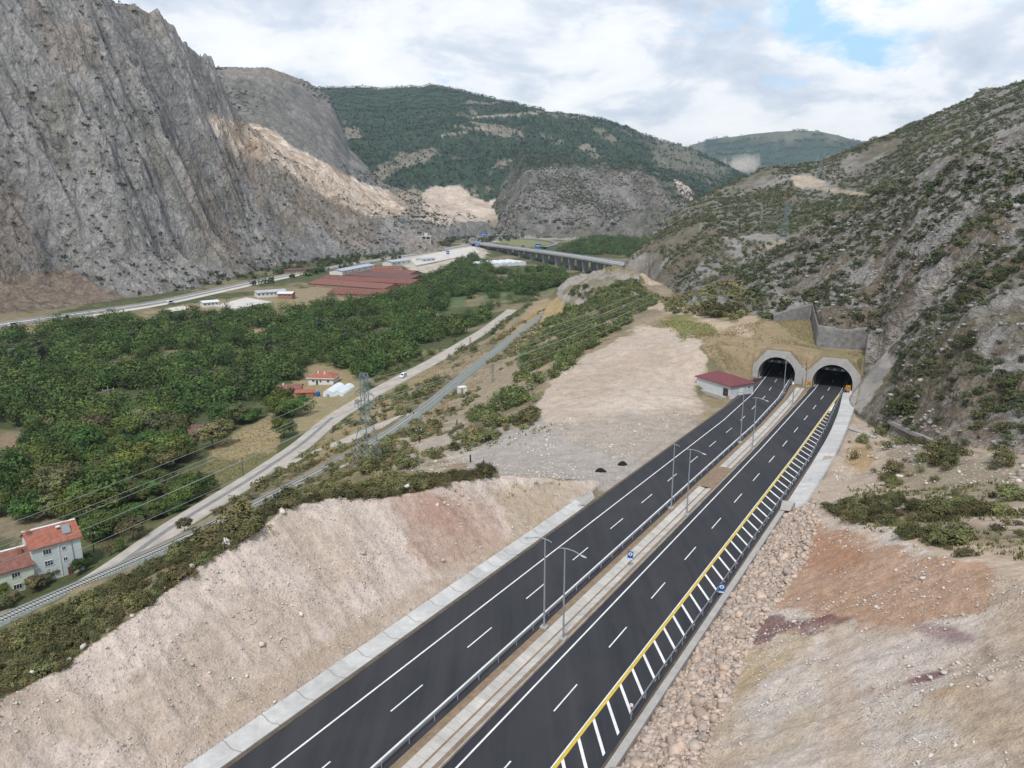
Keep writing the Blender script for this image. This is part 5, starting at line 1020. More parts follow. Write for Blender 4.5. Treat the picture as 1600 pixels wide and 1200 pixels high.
slab('yard', [(640, 405), (690, 392), (740, 385), (750, 395), (700, 405), (650, 415)], -88.5, 'pale_yard', 'wide pale yard before the viaduct')
slab('bare_field', [(352, 520), (398, 515), (448, 520), (402, 529)], -92.2, 'plaster_brown', 'brown ploughed field among the orchard trees', .35)
# far road loops past the viaduct
def loop(name, pxs, z, w, mat, label, th=.6):
    L = [P(x, y, zz if isinstance(z, tuple) else z) for (x, y), zz in zip(pxs, z if isinstance(z, tuple) else [z]*len(pxs))]
    return path(name, L, [(-w/2-.3, -th), (-w/2, .3), (w/2, .3), (w/2+.3, -th)], mat, label, 0, None, 'structure', 12)
loop('slip_road', [(745, 381), (738, 376), (742, 371), (760, 368), (800, 366), (850, 366), (930, 368)], -84, 16, 'old_asphalt', 'road curving round beyond the viaduct', 5)
loop('slip_road', [(758, 383), (752, 376), (770, 371), (820, 372), (862, 376), (872, 381), (850, 386)], -86, 9, 'old_asphalt', 'loop road round a grass island', 3)
loop('far_road', [(840, 364), (900, 363), (960, 362), (1010, 361)], -80, 12, 'old_asphalt', 'far road crossing the valley mouth', 3)
# ------------------------------------------------------------------ viaduct
DK = [P(1035, 428, -71.0), P(1000, 418, -73.5), P(950, 409, -75.5), P(905, 401.5, -77.0), P(850, 393.5, -79), P(800, 387, -81), P(768, 383, -82.5), P(750, 379.5, -83.5)]
g = thing('viaduct', 'long grey concrete viaduct crossing the valley on wall piers', 'bridge', DK[3]); B = np.array(g.location)
secs, dp = drape('d', DK, [(-12, -.6), (-12, .9), (-11.6, .9), (-11.6, .2), (-.4, .2), (-.4, .8), (.4, .8), (.4, .2), (11.6, .2), (11.6, .9), (12, .9), (12, -.6), (9, -1.1), (7, -2.8), (3, -2.8), (2, -1.1), (-2, -1.1), (-3, -2.8), (-7, -2.8), (-9, -1.1)], None, 0, 8)
mb = MB(); mb.loft([[p-B for p in q] for q in secs], 0, True); mb.build('deck', 'bridge_concrete', g)
mb = MB()
for o in (-9.8, -1.6, 1.6, 9.8):
    s2, _ = drape('d', DK, [(o-.1, .225), (o+.1, .225)], None, 0, 8); mb.loft([[p-B for p in q] for q in s2])
mb.build('road_markings', 'white_paint', g)
for sd_ in (-11.2, 11.2):
    s2, _ = drape('d', DK, [(sd_, .9), (sd_, 1.25), (sd_+.08, 1.25), (sd_+.08, .9)], None, 0, 8); mb = MB(); mb.loft([[p-B for p in q] for q in s2]); mb.build('guard_rail', 'galvanised', g)
cum = np.concatenate([[0], np.cumsum(np.linalg.norm(np.diff(dp, axis=0), axis=1))])
s = 55
while s < cum[-1]-40:
    p = np.array([np.interp(s, cum, dp[:, k]) for k in range(3)]); q = np.array([np.interp(s+3, cum, dp[:, k]) for k in range(3)]); a = math.atan2(q[1]-p[1], q[0]-p[0]); zg = float(gz(p[0], p[1])[0])
    for off in (-5.2, 5.2):
        x, y = p[0]-math.sin(a)*off, p[1]+math.cos(a)*off; mb = MB(); h = p[2]-2.8-(zg-1)
        mb.box((x-B[0], y-B[1], zg-1+h/2-B[2]), (2.6, 6.4, h), a); mb.box((x-B[0], y-B[1], p[2]-3.4-B[2]), (3.2, 8.0, 1.2), a); mb.build('pier', 'bridge_concrete', g)
    s += 44
# ------------------------------------------------------------------ lamps
def lamp(a, t, side, label):
    p = RW(a, t); g = thing('street_lamp', label, 'street lamp', p, math.atan2(LAT[1], LAT[0]), 'street lamps of the median')
    mb = MB(); mb.box((0, 0, .1), (.8, .8, .5)); mb.build('foundation', 'wall_concrete', g)
    mb = MB(); mb.tube([(0, 0, .3), (0, 0, 1.2), (0, 0, 11.7)], [.16, .13, .075], 8); mb.build('pole', 'lamp_metal', g)
    mb = MB(); s = side; mb.tube([(-s*.9, 0, 11.55), (-s*.4, 0, 11.72), (s*.3, 0, 11.8), (s*1.2, 0, 11.72), (s*2.2, 0, 11.4)], [.045, .055, .06, .055, .045], 6); mb.build('arm', 'lamp_metal', g)
    mb = MB()
    n = 8; secs = []
    for x, w, h in ((1.9, .05, .04), (2.1, .15, .07), (2.5, .17, .08), (2.75, .05, .03)):
        secs.append([(s*x, w*math.cos(6.283*k/n), 11.47-(x-1.9)*.22+h*math.sin(6.283*k/n)) for k in range(n)])
    mb.loft(secs, 0, True); mb.build('lamp_head', 'galvanised', g); return g
words = ['nearest', 'second', 'third', 'farthest']
for i, (a, t) in enumerate([(75.8, -38.7), (122.9, -38.8), (171.3, -39.1), (232, -41.7)]): lamp(a, t, -1, words[i]+' grey street lamp at the guard rail, arm over the left carriageway')
for i, (a, t) in enumerate([(74.7, -35.55), (121.5, -35.6), (167.8, -35.6), (216.1, -36.2)]): lamp(a, t, 1, words[i]+' grey street lamp at the median drain, arm over the right carriageway')
# ------------------------------------------------------------------ signs by the road
def sos(p, rz, label, hp):
    g = thing('emergency_sign', label, 'road sign', p, rz); MB().tube([(0, 0, -.3), (0, 0, hp+.2)], .05, 6).build('post', 'lamp_metal', g)
    MB().box((0, -.06, hp+.75), (.8, .05, 1.3)).build('panel', 'blue_paint', g); mb = MB(); n = 16
    mb.f.append(tuple(range(n))); mb.k.append(0); mb.v = [(.30*math.cos(-6.283*i/n), -.09, hp+1.0+.26*math.sin(-6.283*i/n)) for i in range(n)]; mb.f[0] = mb.f[0][::-1]
    mb.build('white_disc', 'white_paint', g); MB().box((0, -.11, hp+1.0), (.18, .03, .22)).build('telephone_mark', 'black', g); MB().box((0, -.1, hp+.22), (.7, .03, .2)).build('distance_plate', 'white_paint', g)
RZ = -math.atan2(RDIR[0], RDIR[1])
sos(RW(97.6, -36.3), RZ+.25, 'small blue emergency telephone sign standing in the median drain', 1.0); sos(RW(95.6, -22.6), RZ+.25, 'small blue emergency telephone sign behind the right guard rail', .5)
p = RW(66.2, -23.6); g = thing('delineator', 'red and white marker post at the start of the right guard rail', 'marker post', p)
MB().box((0, 0, .75), (.32, .08, .35), RZ).build('reflector', 'white_paint', g); mb = MB(); mb.box((0, 0, .3), (.14, .08, .6), RZ); mb.build('post', 'red_paint', g)
for (x, y), s in (((938, 737), 1.2), ((973, 726), 1.0)):
    p = land(x, y)[0]; mb = MB(); n = 20; r = random.Random(x); secs = []
    for k in range(6): secs.append([(math.cos(6.283*i/n)*s*(1-k/5.3)*(1+.25*r.random()), math.sin(6.283*i/n)*s*.8*(1-k/5.3)*(1+.25*r.random()), -.2+.9*math.sin(k/5*1.57)+r.random()*.08) for i in range(n)])
    mb.loft(secs, 0, True); mb.smooth = True; o = mb.build('asphalt_heap', 'bitumen', None, p); setp(o, 'small black heap of asphalt ' + ('nearer the concrete outlet' if x == 938 else 'nearer the carriageway edge'), 'heap')
# ------------------------------------------------------------------ buildings
def frame(p, q):                       # base point and heading of a front wall p -> q
    return math.atan2(q[1]-p[1], q[0]-p[0]), math.hypot(q[0]-p[0], q[1]-p[1])
def window(g, x, y, z, w, h, face='y-', mat='window_white', bars=1):
    """window standing proud of a wall whose outside faces face"""
    d = {'y-': (0, -1), 'x+': (1, 0), 'x-': (-1, 0)}[face]; along = (1, 0) if d[1] else (0, 1)
    def bx(u, v, su, sv, out, th): return ((x+along[0]*u+d[0]*out, y+along[1]*u+d[1]*out, z+v), (su if along[0] else th, su if along[1] else th, sv))
    mb = MB()
    for u, v, su, sv in ((-w/2, 0, .1, h+.1), (w/2, 0, .1, h+.1), (0, h/2, w, .1), (0, -h/2, w+.2, .12)): mb.box(*bx(u, v, su, sv, .03, .12))
    for b_ in range(bars): mb.box(*bx(-w/2+w*(b_+1)/(bars+1), 0, .07, h-.02, .03, .1))
    f = mb.build('window', mat, g); MB().box(*bx(0, 0, w-.04, h-.04, .012, .06)).build('pane', 'glass', f)
def gable(g, L, D, z, rise, ov, mat, name='roof', ridge_t=.5, th=.22):
    mb = MB(); yr = D*ridge_t; e = ov
    for y0, z0, y1, z1 in ((-e, z-rise*e/yr, yr, z+rise), (yr, z+rise, D+e, z-rise*e/(D-yr))):
        mb.v += [(-e, y0, z0), (L+e, y0, z0), (L+e, y1, z1), (-e, y1, z1), (-e, y0, z0+th), (L+e, y0, z0+th), (L+e, y1, z1+th), (-e, y1, z1+th)]
        n = len(mb.v)-8
        for f in ((3, 2, 1, 0), (4, 5, 6, 7), (0, 1, 5, 4), (1, 2, 6, 5), (2, 3, 7, 6), (3, 0, 4, 7)): mb.f.append(tuple(n+i for i in f)); mb.k.append(0)
    return mb.build(name, mat, g)
def walls(g, L, D, h, mat, rise=0, ridge_t=.5, base=-1.5, name='wall'):
    mb = MB(); y = D*ridge_t; 
    mb.v = [(0, 0, base), (L, 0, base), (L, D, base), (0, D, base), (0, 0, h), (L, 0, h), (L, D, h), (0, D, h), (L, y, h+rise), (0, y, h+rise)]
    mb.f = [(0, 1, 5, 4), (2, 3, 7, 6), (1, 2, 6, 8, 5), (3, 0, 4, 9, 7)] + ([(4, 5, 6, 7)] if not rise else []); mb.k = [0]*len(mb.f); return mb.build(name, mat, g)
def hip(g, L, D, z, rise, ov, mat, inset=None, name='roof', fascia=None):
    i = D/2 if inset is None else inset; e = ov; mb = MB()
    mb.v = [(-e, -e, z), (L+e, -e, z), (L+e, D+e, z), (-e, D+e, z), (i, D/2, z+rise), (L-i, D/2, z+rise), (-e, -e, z-.2), (L+e, -e, z-.2), (L+e, D+e, z-.2), (-e, D+e, z-.2)]
    mb.f = [(0, 1, 5, 4), (1, 2, 5), (2, 3, 4, 5), (3, 0, 4), (6, 7, 1, 0), (7, 8, 2, 1), (8, 9, 3, 2), (9, 6, 0, 3), (9, 8, 7, 6)]; mb.k = [0]*9
    o = mb.build(name, mat, g)
    if fascia:
        mb = MB()
        for c, d in (((L/2, -e-.05, z-.1), (L+2*e+.2, .1, .34)), ((L/2, D+e+.05, z-.1), (L+2*e+.2, .1, .34)), ((-e-.05, D/2, z-.1), (.1, D+2*e, .34)), ((L+e+.05, D/2, z-.1), (.1, D+2*e, .34))): mb.box(c, d)
        mb.build('fascia', fascia, g)
    return o
# tall house and its lower wing
W0, W1 = P(57, 915, -90), P(131, 893, -90); az_, L_ = frame(W0, W1); L_ = 10.4
g = thing('house', 'tall pale blue three storey house with red tile roof and solar panel', 'house', W0, az_)
walls(g, L_, 9, 9.3, 'wall_blue', 2.6); rf = gable(g, L_, 9, 9.3, 2.6, .45, 'tile_red'); MB().box((L_/2, 4.95, 12.0), (L_+1.0, .9, .16)).build('ridge_flashing', 'white_metal', rf)
for z in (1.7, 4.7, 7.6): window(g, 3.2, 0, z, 1.7, 1.3, bars=2)
for z in (4.6, 7.4): window(g, 6.7, 0, z, .8, .9, bars=1)
d = MB().box((7.4, -.05, 1.1), (1.1, .14, 2.3)).build('door', 'magenta_door', g); MB().box((7.8, -.15, 1.1), (.08, .08, .14)).build('handle', 'lamp_metal', d)
MB().box((5.6, -.06, 4.6), (.24, .12, 9.2)).build('corner_trim', 'wall_white', g); MB().tube([(8.4, -.12, 8.9), (8.5, -.12, 4), (9.3, -.12, 1.5)], .07, 6).build('drainpipe', 'lamp_metal', g)
sp = MB(); sp.v = [(7.2, 1.2, 10.5), (9.0, 1.2, 10.5), (9.0, 2.9, 12.1), (7.2, 2.9, 12.1), (7.2, 1.25, 10.4), (9.0, 1.25, 10.4), (9.0, 2.95, 12.0), (7.2, 2.95, 12.0)]
sp.f = [(0, 1, 2, 3), (7, 6, 5, 4), (0, 4, 5, 1), (1, 5, 6, 2), (2, 6, 7, 3), (3, 7, 4, 0)]; sp.k = [0]*6; sp.build('solar_panel', 'panel_grey', g)
mb = MB(); mb.tube([(6.2, 3.0, 11.9), (7.1, 3.0, 11.9)], .3, 10); mb.build('water_tank', 'white_metal', g); MB().box((.6, 3.6, 12.0), (.9, .9, 1.2)).build('chimney', 'brick', g)
ca, sa = math.cos(az_), math.sin(az_); W2 = W0+np.array([-ca*17.5-sa*.6*-1, -sa*17.5-ca*.6, 0])
g = thing('house', 'lower pale green house wing with faded red roof against the tall house', 'house', W2, az_)
walls(g, 17.4, 9, 5.9, 'wall_green', 2.9); gable(g, 17.2, 9, 5.9, 2.9, .45, 'tile_old'); MB().box((8.6, 4.8, 8.95), (17, .8, .16)).build('ridge_flashing', 'white_metal', g)
for x in (13.8, 8.5, 3): 
    for z in (1.4, 4.3): window(g, x, 0, z, 1.7, 1.25, bars=2)
mb = MB(); mb.box((8.0, 1.6, 7.45), (1.0, 1.0, .12)); mb.build('skylight', 'white_metal', g); MB().box((15.6, 3.2, 8.6), (.9, .9, 1.6)).build('chimney', 'brick', g)
# small white house among trees
W0 = P(482, 601, -91.2); g = thing('house', 'small white house with hipped red roof at the orchard edge', 'house', W0, -.12); walls(g, 12.6, 9, 3.5, 'wall_white'); hip(g, 12.6, 9, 3.5, 2.3, .7, 'tile_red', 4.2, fascia='wall_white')
window(g, 2.6, 0, 2.0, 1.3, 1.2); window(g, 6.2, 0, 1.9, 1.0, 1.2, bars=0); window(g, 10, 0, 2.0, 1.3, 1.2); d = MB().box((4.4, -.05, 1.1), (1, .14, 2.2)).build('door', 'dark_door', g)
for x, y in ((4.2, 3), (7.6, 2.6)): MB().box((x, y, 5.4), (.6, .6, 1.4)).build('chimney', 'wall_white', g)
# old brown building with a tiled roof, ruins
W0 = P(299, 692, -92); g = thing('barn', 'old barn with dark brown tile roof half hidden by orchard trees', 'barn', W0, .62); walls(g, 9, 7.5, 3.4, 'brick', 2.0); gable(g, 9, 7.5, 3.4, 2.0, .6, 'tile_dark'); d = MB().box((2.2, -.06, 1.1), (1.2, .14, 2.2)).build('door', 'dark_door', g); window(g, 5.5, 0, 1.9, 1.1, 1.0)
W0 = P(432, 620, -91.5); g = thing('farmhouse', 'tumbledown brown farmhouse with patchy red roofs beside the greenhouse', 'house', W0, .1); walls(g, 11, 7, 3.6, 'plaster_brown', 1.3); gable(g, 11, 7, 3.6, 1.3, .5, 'tile_old')
for x in (2.5, 7.5): window(g, x, 0, 2.0, 1.1, 1.1, mat='dark_door')
MB().box((9.6, -.06, 1.1), (1.0, .14, 2.2)).build('door', 'dark_door', g); MB().box((3, 2.5, 5.1), (.7, .7, 1.2)).build('chimney', 'wall_white', g)
W0 = P(462, 622, -91.3); g = thing('shed', 'low shed with orange tile roof beside the tumbledown farmhouse', 'shed', W0, .15); walls(g, 8, 5, 2.4, 'brick', .8); gable(g, 8, 5, 2.4, .8, .35, 'tile_red'); MB().box((4, -.06, 1.0), (1.2, .14, 2.0)).build('door', 'dark_door', g)
W0 = P(418, 634, -91.5); g = thing('shed', 'lean-to shed with rusty sheet roof below the farmhouse', 'shed', W0, .1); walls(g, 6, 4, 2.3, 'plaster_brown'); mb = MB(); mb.v = [(-.3, -.4, 2.32), (6.3, -.4, 2.32), (6.3, 4.4, 3.0), (-.3, 4.4, 3.0), (-.3, -.4, 2.44), (6.3, -.4, 2.44), (6.3, 4.4, 3.12), (-.3, 4.4, 3.12)]; mb.f = [(3, 2, 1, 0), (4, 5, 6, 7), (0, 1, 5, 4), (1, 2, 6, 5), (2, 3, 7, 6), (3, 0, 4, 7)]; mb.k = [0]*6; mb.build('roof', 'rust', g); MB().box((2, -.06, 1.0), (1.0, .14, 2.0)).build('door', 'dark_door', g)
# greenhouse with two vaults
A, Bp, Cp = P(505, 622, -91), P(537, 625, -91), P(556, 611, -91); wd = np.linalg.norm((Bp-A)[:2])/2; ax = (Bp-A)/np.linalg.norm(Bp-A); ln = min(15, np.linalg.norm((Cp-Bp)[:2])); dr = (Cp-Bp)/np.linalg.norm(Cp-Bp); a_ = math.atan2(ax[1], ax[0])
g = thing('greenhouse', 'twin vaulted plastic greenhouse beside the gravel road', 'greenhouse', A, a_); dl = np.array([dr[0]*math.cos(-a_)-dr[1]*math.sin(-a_), dr[0]*math.sin(-a_)+dr[1]*math.cos(-a_)])*ln
for k in range(2):
    arc = [(k*wd, 0), (k*wd, 2.0)]+[(k*wd+wd/2-math.cos(math.pi*i/12)*wd/2, 2.0+math.sin(math.pi*i/12)*wd*.38) for i in range(1, 12)]+[((k+1)*wd, 2.0), ((k+1)*wd, 0)]
    mb = MB(); mb.loft([[(x+dl[0]*f, dl[1]*f, z-.2) for x, z in arc] for f in (0, .25, .5, .75, 1)][::-1])
    mb.f.append(tuple(len(mb.v)-1-i for i in range(len(arc)))[::-1]); mb.f.append(tuple(range(len(arc)))); mb.k += [0, 0]; v_ = mb.build('vault', 'plastic_film', g)
    for f in (0, .2, .4, .6, .8, 1): MB().tube([(x+dl[0]*f, dl[1]*f, z-.15) for x, z in arc], .06, 5).build('hoop', 'white_metal', v_)
    MB().box((k*wd+wd/2, -.06, 1.0), (1.4, .08, 2.0)).build('door', 'panel_grey', v_)
p = P(497, 620, -91); g = thing('water_tank', 'small blue water tank beside the greenhouse', 'water tank', p); mb = MB(); mb.tube([(0, 0, .6), (0, 0, .8), (0, 0, 2.3), (0, 0, 2.6)], [.8, 1.0, 1.0, .3], 14); mb.build('tank', 'blue_paint', g); mb = MB()
for i in range(4): MB().box((.6*(1 if i % 2 else -1), .6*(1 if i > 1 else -1), .2), (.14, .14, .9)).build('leg', 'lamp_metal', g)
# hut by the left portal
H0, H1 = hit(1088, 604), hit(1141, 619); az_, L_ = frame(H0, H1); H0 = H0+np.array([0, 0, -.1]); g = thing('service_hut', 'low pale hut with maroon hipped roof beside the left carriageway', 'building', H0, az_); D_ = 9.0
walls(g, L_, D_, 3.4, 'hut_wall'); hip(g, L_, D_, 3.4, 2.0, .5, 'maroon_roof', D_*.42); MB().box((L_/2, D_/2, -.5), (L_+2.6, D_+2.6, 1.0)).build('plinth', 'wall_concrete', g)
d = MB().box((L_-1.9, -.06, 1.15), (1.9, .16, 2.3)).build('door', 'dark_door', g); MB().box((L_-1.9, -.16, 1.15), (.06, .06, 2.2)).build('door_seam', 'black', d); MB().box((L_-1.6, -.18, 1.1), (.1, .08, .3)).build('handle', 'galvanised', d)
d = MB().box((L_+.06, 4.2, 1.15), (.16, 1.4, 2.3)).build('door', 'white_metal', g); window(g, L_, 7.2, 2.2, 1.0, .8, 'x+'); 
p = land(1102, 608)[0]; mb = MB(); mb.tube([(0, 0, -.1), (0, 0, .9)], [.5, .42], 12); mb.tube([(.9, .2, -.1), (.9, .2, .7)], [.35, .35], 10); o = mb.build('barrel', 'rust', None, p); setp(o, 'rusty barrels in front of the maroon roof hut', 'barrel')
# white railway cabinet on legs
p = land(722, 617)[0]; g = thing('railway_cabin', 'small white relay cabin on legs beside the railway', 'cabin', p, .5)
MB().box((0, 0, 1.9), (3.0, 2.4, 2.5)).build('wall', 'wall_white', g); MB().box((0, 0, 3.22), (3.3, 2.7, .18)).build('roof', 'white_metal', g); MB().box((-.5, -1.22, 1.8), (.9, .08, 1.9)).build('door', 'plaster_brown', g)
for i in range(4): MB().box((1.2*(1 if i % 2 else -1), .9*(1 if i > 1 else -1), .1), (.35, .35, 1.4)).build('leg', 'wall_concrete', g)
# factory sheds with long red roofs
def shed(name, label, cat, pA, pB, depth, z, h, rise, wm, rm, ridge=.5, win=4, group=None):
    A, Bq = P(*pA, z), P(*pB, z); a, L = frame(A, Bq); g = thing(name, label, cat, A, a, group); walls(g, L, depth, h, wm, rise, ridge); gable(g, L, depth, h, rise, .8, rm, ridge_t=ridge)
    for i in range(win): window(g, L*(i+.5)/win, 0, h*.55, min(2.2, L/win*.5), h*.35)
    return g
for i, (pa, pb, dp_, rm, lb) in enumerate([((512, 466), (601, 468), 26, 'tile_fac', 'red roofed factory shed nearest the river trees'), ((482, 450), (600, 459), 26, 'tile_old', 'long red roofed factory shed behind the front shed'), ((500, 444), (642, 452), 24, 'tile_fac', 'broad red roofed factory shed beside the tree clump'), ((540, 438), (642, 445), 24, 'tile_dark', 'red roofed factory shed in the middle of the works'), ((575, 433), (640, 438), 20, 'tile_fac', 'rearmost red roofed factory shed')]):
    g = shed('factory_shed', lb, 'factory', pa, pb, dp_, -91.5+i*.5, 4.2+.5*i, 2.6, 'plaster_brown', rm, .6, 6)
shed('warehouse', 'long white walled warehouse behind the factory sheds', 'building', (590, 428), (628, 427), 14, -89, 6, 2, 'wall_white', 'tile_old', .5, 5)
shed('warehouse', 'grey roofed hall along the highway by the factory', 'building', (535, 430), (585, 420), 16, -89, 4.5, 1.5, 'wall_white', 'corrugated', .5, 5)
shed('warehouse', 'pale roofed building at the far end of the factory row', 'building', (612, 416), (642, 412), 14, -88.5, 5, 1.6, 'wall_white', 'corrugated', .5, 4)
shed('roadside_building', 'long low building with pale blue metal roof beside the highway', 'building', (402, 465), (447, 462), 11, -89, 4.2, 1.2, 'wall_white', 'corrugated', .5, 7)
shed('roadside_building', 'brick building with pale metal roof next to the yard', 'building', (434, 466), (456, 466), 11, -89, 4.0, 1.0, 'brick', 'white_metal', .5, 3)
shed('roadside_building', 'small white building with pale roof by the small yard', 'building', (318, 480), (342, 478), 9, -89.2, 3.6, .9, 'wall_white', 'white_metal', .5, 4)
shed('roadside_building', 'restaurant building with dark flat roof below the mountain', 'building', (448, 428), (500, 424), 13, -88, 3.8, .8, 'plaster_brown', 'tile_dark', .5, 6)
shed('field_shelter', 'tiny pink roofed shelter in the dry field', 'shelter', (483, 475), (497, 475), 5, -91, 2.2, .6, 'plaster_brown', 'tile_old', .5, 2)
shed('roadside_building', 'white building with grey roof between trees right of the factory', 'building', (617, 432), (645, 430), 10, -90, 3.6, 1, 'wall_white', 'white_metal', .5, 3)
shed('roadside_building', 'small blue grey kiosk building near the viaduct', 'building', (660, 410), (680, 408), 12, -89, 4, 1, 'wall_blue', 'corrugated', .5, 3)
# big plastic greenhouse near the viaduct
A, Bp = P(760, 418, -92), P(822, 414, -92); a, L = frame(A, Bp); g = thing('greenhouse', 'wide white plastic greenhouse below the viaduct', 'greenhouse', A, a)
for k in range(6):
    w_ = L/6; arc = [(k*w_, -1), (k*w_, 3)]+[(k*w_+w_/2-math.cos(math.pi*i/8)*w_/2, 3+math.sin(math.pi*i/8)*w_*.22) for i in range(1, 8)]+[((k+1)*w_, 3), ((k+1)*w_, -1)]
    mb = MB(); mb.loft([[(x, 0, z) for x, z in arc], [(x, 36, z) for x, z in arc]]); mb.f.append(tuple(range(len(arc)))); mb.k.append(0); mb.build('vault', 'plastic_film', g)
# unfinished concrete building at the mountain foot
p = P(652, 392, -87); g = thing('concrete_frame', 'unfinished grey concrete building at the foot of the rocky mountain', 'building', p, -.1); W_ = 21; 
for k in range(5): MB().box((W_/2, 7, 1+k*5.2), (W_, 14, .7)).build('floor_slab', 'pale_yard', g)
for x in (0.5, 7, 14, W_-.5):
    for y in (.5, 13.5): MB().box((x, y, 11), (.9, .9, 22)).build('column', 'pale_yard', g)
MB().box((W_*.72, 7, 8.5), (W_*.5, 13, 15)).build('wall', 'stone_wall', g); MB().box((W_*.6, 9, 24), (4.5, 5, 5)).build('stair_tower', 'pale_yard', g)
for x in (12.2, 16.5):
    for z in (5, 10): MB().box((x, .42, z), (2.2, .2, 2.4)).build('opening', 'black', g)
# blue direction signs beyond the viaduct
for (x, y, w, h), lb in (((755, 372, 14, 5), 'wide blue overhead sign over the far road'), ((841, 391, 9, 6), 'blue direction sign beyond the viaduct'), ((746, 389, 8, 4), 'blue sign at the viaduct ramp'), ((700, 402, 4, 5), 'small blue sign at the wide yard')):
    p = P(x, y, -86); g = thing('direction_sign', lb, 'road sign', p)
    for s_ in (-w*.35, w*.35): MB().box((s_, 0, 3), (.3, .3, 7)).build('post', 'lamp_metal', g)
    MB().box((0, -.3, 6.5), (w, .25, h)).build('panel', 'blue_paint', g); MB().box((0, -.46, 6.5), (w*.7, .06, h*.14)).build('legend_bar', 'white_paint', g)
# ------------------------------------------------------------------ vehicles
def vehicle(p, rz, label, body, L=4.6, Wd=1.8, H=1.8, van=True, cat='car', name='parked_car'):
    g = thing(name, label, cat, p, rz); w = Wd/2; rf = H-.05; 
    prof = [(-L/2, .35), (-L/2, .95), (-L/2+.1, rf-.1), (-L/2+.4, rf), (L*.12, rf), (L*.28, 1.05), (L/2-.1, .9), (L/2, .55), (L/2, .35)] if van else [(-L/2, .35), (-L/2, .85), (-L*.34, .95), (-L*.22, rf), (L*.08, rf), (L*.25, .95), (L/2-.1, .8), (L/2, .5), (L/2, .35)]
    mb = MB(); ins = lambda z: w-(.18 if z > 1.1 else 0.0); mb.loft([[(x, -ins(z), z) for x, z in prof], [(x, ins(z), z) for x, z in prof]][::-1]); n = len(prof); mb.f.append(tuple(range(n))[::-1]); mb.f.append(tuple(range(n, 2*n))); mb.k += [0, 0]
    mb.f.append((0, n-1, 2*n-1, n)); mb.k.append(0); b = mb.build('body', body, g)
    zt, zb = rf-.12, 1.08
    for s in (-1, 1): 
        q = [(-L*.40 if van else -L*.24, zb), (L*.20, zb), (L*.09, zt), (-L*.38 if van else -L*.19, zt)]; mb = MB(); mb.quad(*[(x, s*(w+.012 if z < 1.1 else w-.165), z) for x, z in (q if s < 0 else q[::-1])]); mb.build('side_window', 'glass', g)
    mb = MB(); x0, x1 = L*.27, L*.13; mb.quad((x0+.03, -w+.25, zb+.02), (x0+.03, w-.25, zb+.02), (x1+.05, w-.3, zt), (x1+.05, -w+.3, zt)); mb.build('windscreen', 'glass', g)
    mb = MB(); xb = (-L/2+.02) if van else -L*.33; mb.quad((xb-.03, w-.25, zb), (xb-.03, -w+.25, zb), ((-L/2+.12) if van else -L*.235, -w+.3, zt), ((-L/2+.12) if van else -L*.235, w-.3, zt)); mb.build('rear_window', 'glass', g)
    for x in (-L*.31, L*.31):
        for s in (-1, 1):
            t_ = MB().tube([(x, s*(w-.18), .33), (x, s*(w+.02), .33)], .33, 12).build('wheel', 'tyre', g); MB().tube([(x, s*(w+.021), .33), (x, s*(w+.03), .33)], .18, 10).build('rim', 'galvanised', t_)
    for s in (-1, 1): MB().box((L/2-.02, s*(w-.35), .72), (.12, .34, .18)).build('headlight', 'white_paint', g); MB().box((-L/2+.01, s*(w-.2), .85), (.08, .2, .3)).build('tail_light', 'red_paint', g)
    return g
def along(L, p):
    i = min(range(len(L)-1), key=lambda k: np.linalg.norm((L[k]+L[k+1])/2-p)); d = L[i+1]-L[i]; return math.atan2(d[1], d[0])
p = P(630, 589, -86.7); vehicle(p, along(GRAVEL, p)+math.pi, 'white van driving on the gravel road', 'car_white', 4.8, 1.9, 2.0, True, 'van', 'van')
hz = -87.8
p = P(22, 509.5, hz); vehicle(p, along(HIGHWAY, p), 'white minibus on the highway at the left edge of the valley', 'car_white', 7.0, 2.2, 2.6, True, 'minibus', 'minibus')
p = P(267, 474, hz); vehicle(p, along(HIGHWAY, p), 'white delivery van on the highway below the mountain', 'car_white', 6.2, 2.2, 2.6, True, 'van', 'van')
p = P(170, 484.5, hz); vehicle(p, along(HIGHWAY, p), 'silver car on the highway below the bare slope', 'galvanised', 4.5, 1.8, 1.5, False)
for (x, y), b_, lb in (((818, 385.6), 'car_dark', 'dark lorry just beyond the viaduct'), ((799, 368), 'car_dark', 'dark car on the far road'), ((560, 412), 'car_dark', 'dark car on the highway by the factory'), ((829, 368), 'car_dark', 'dark van parked by the far road')):
    p = P(x, y, -84); vehicle(p, .2, lb, b_, 6, 2.2, 2.4, True)
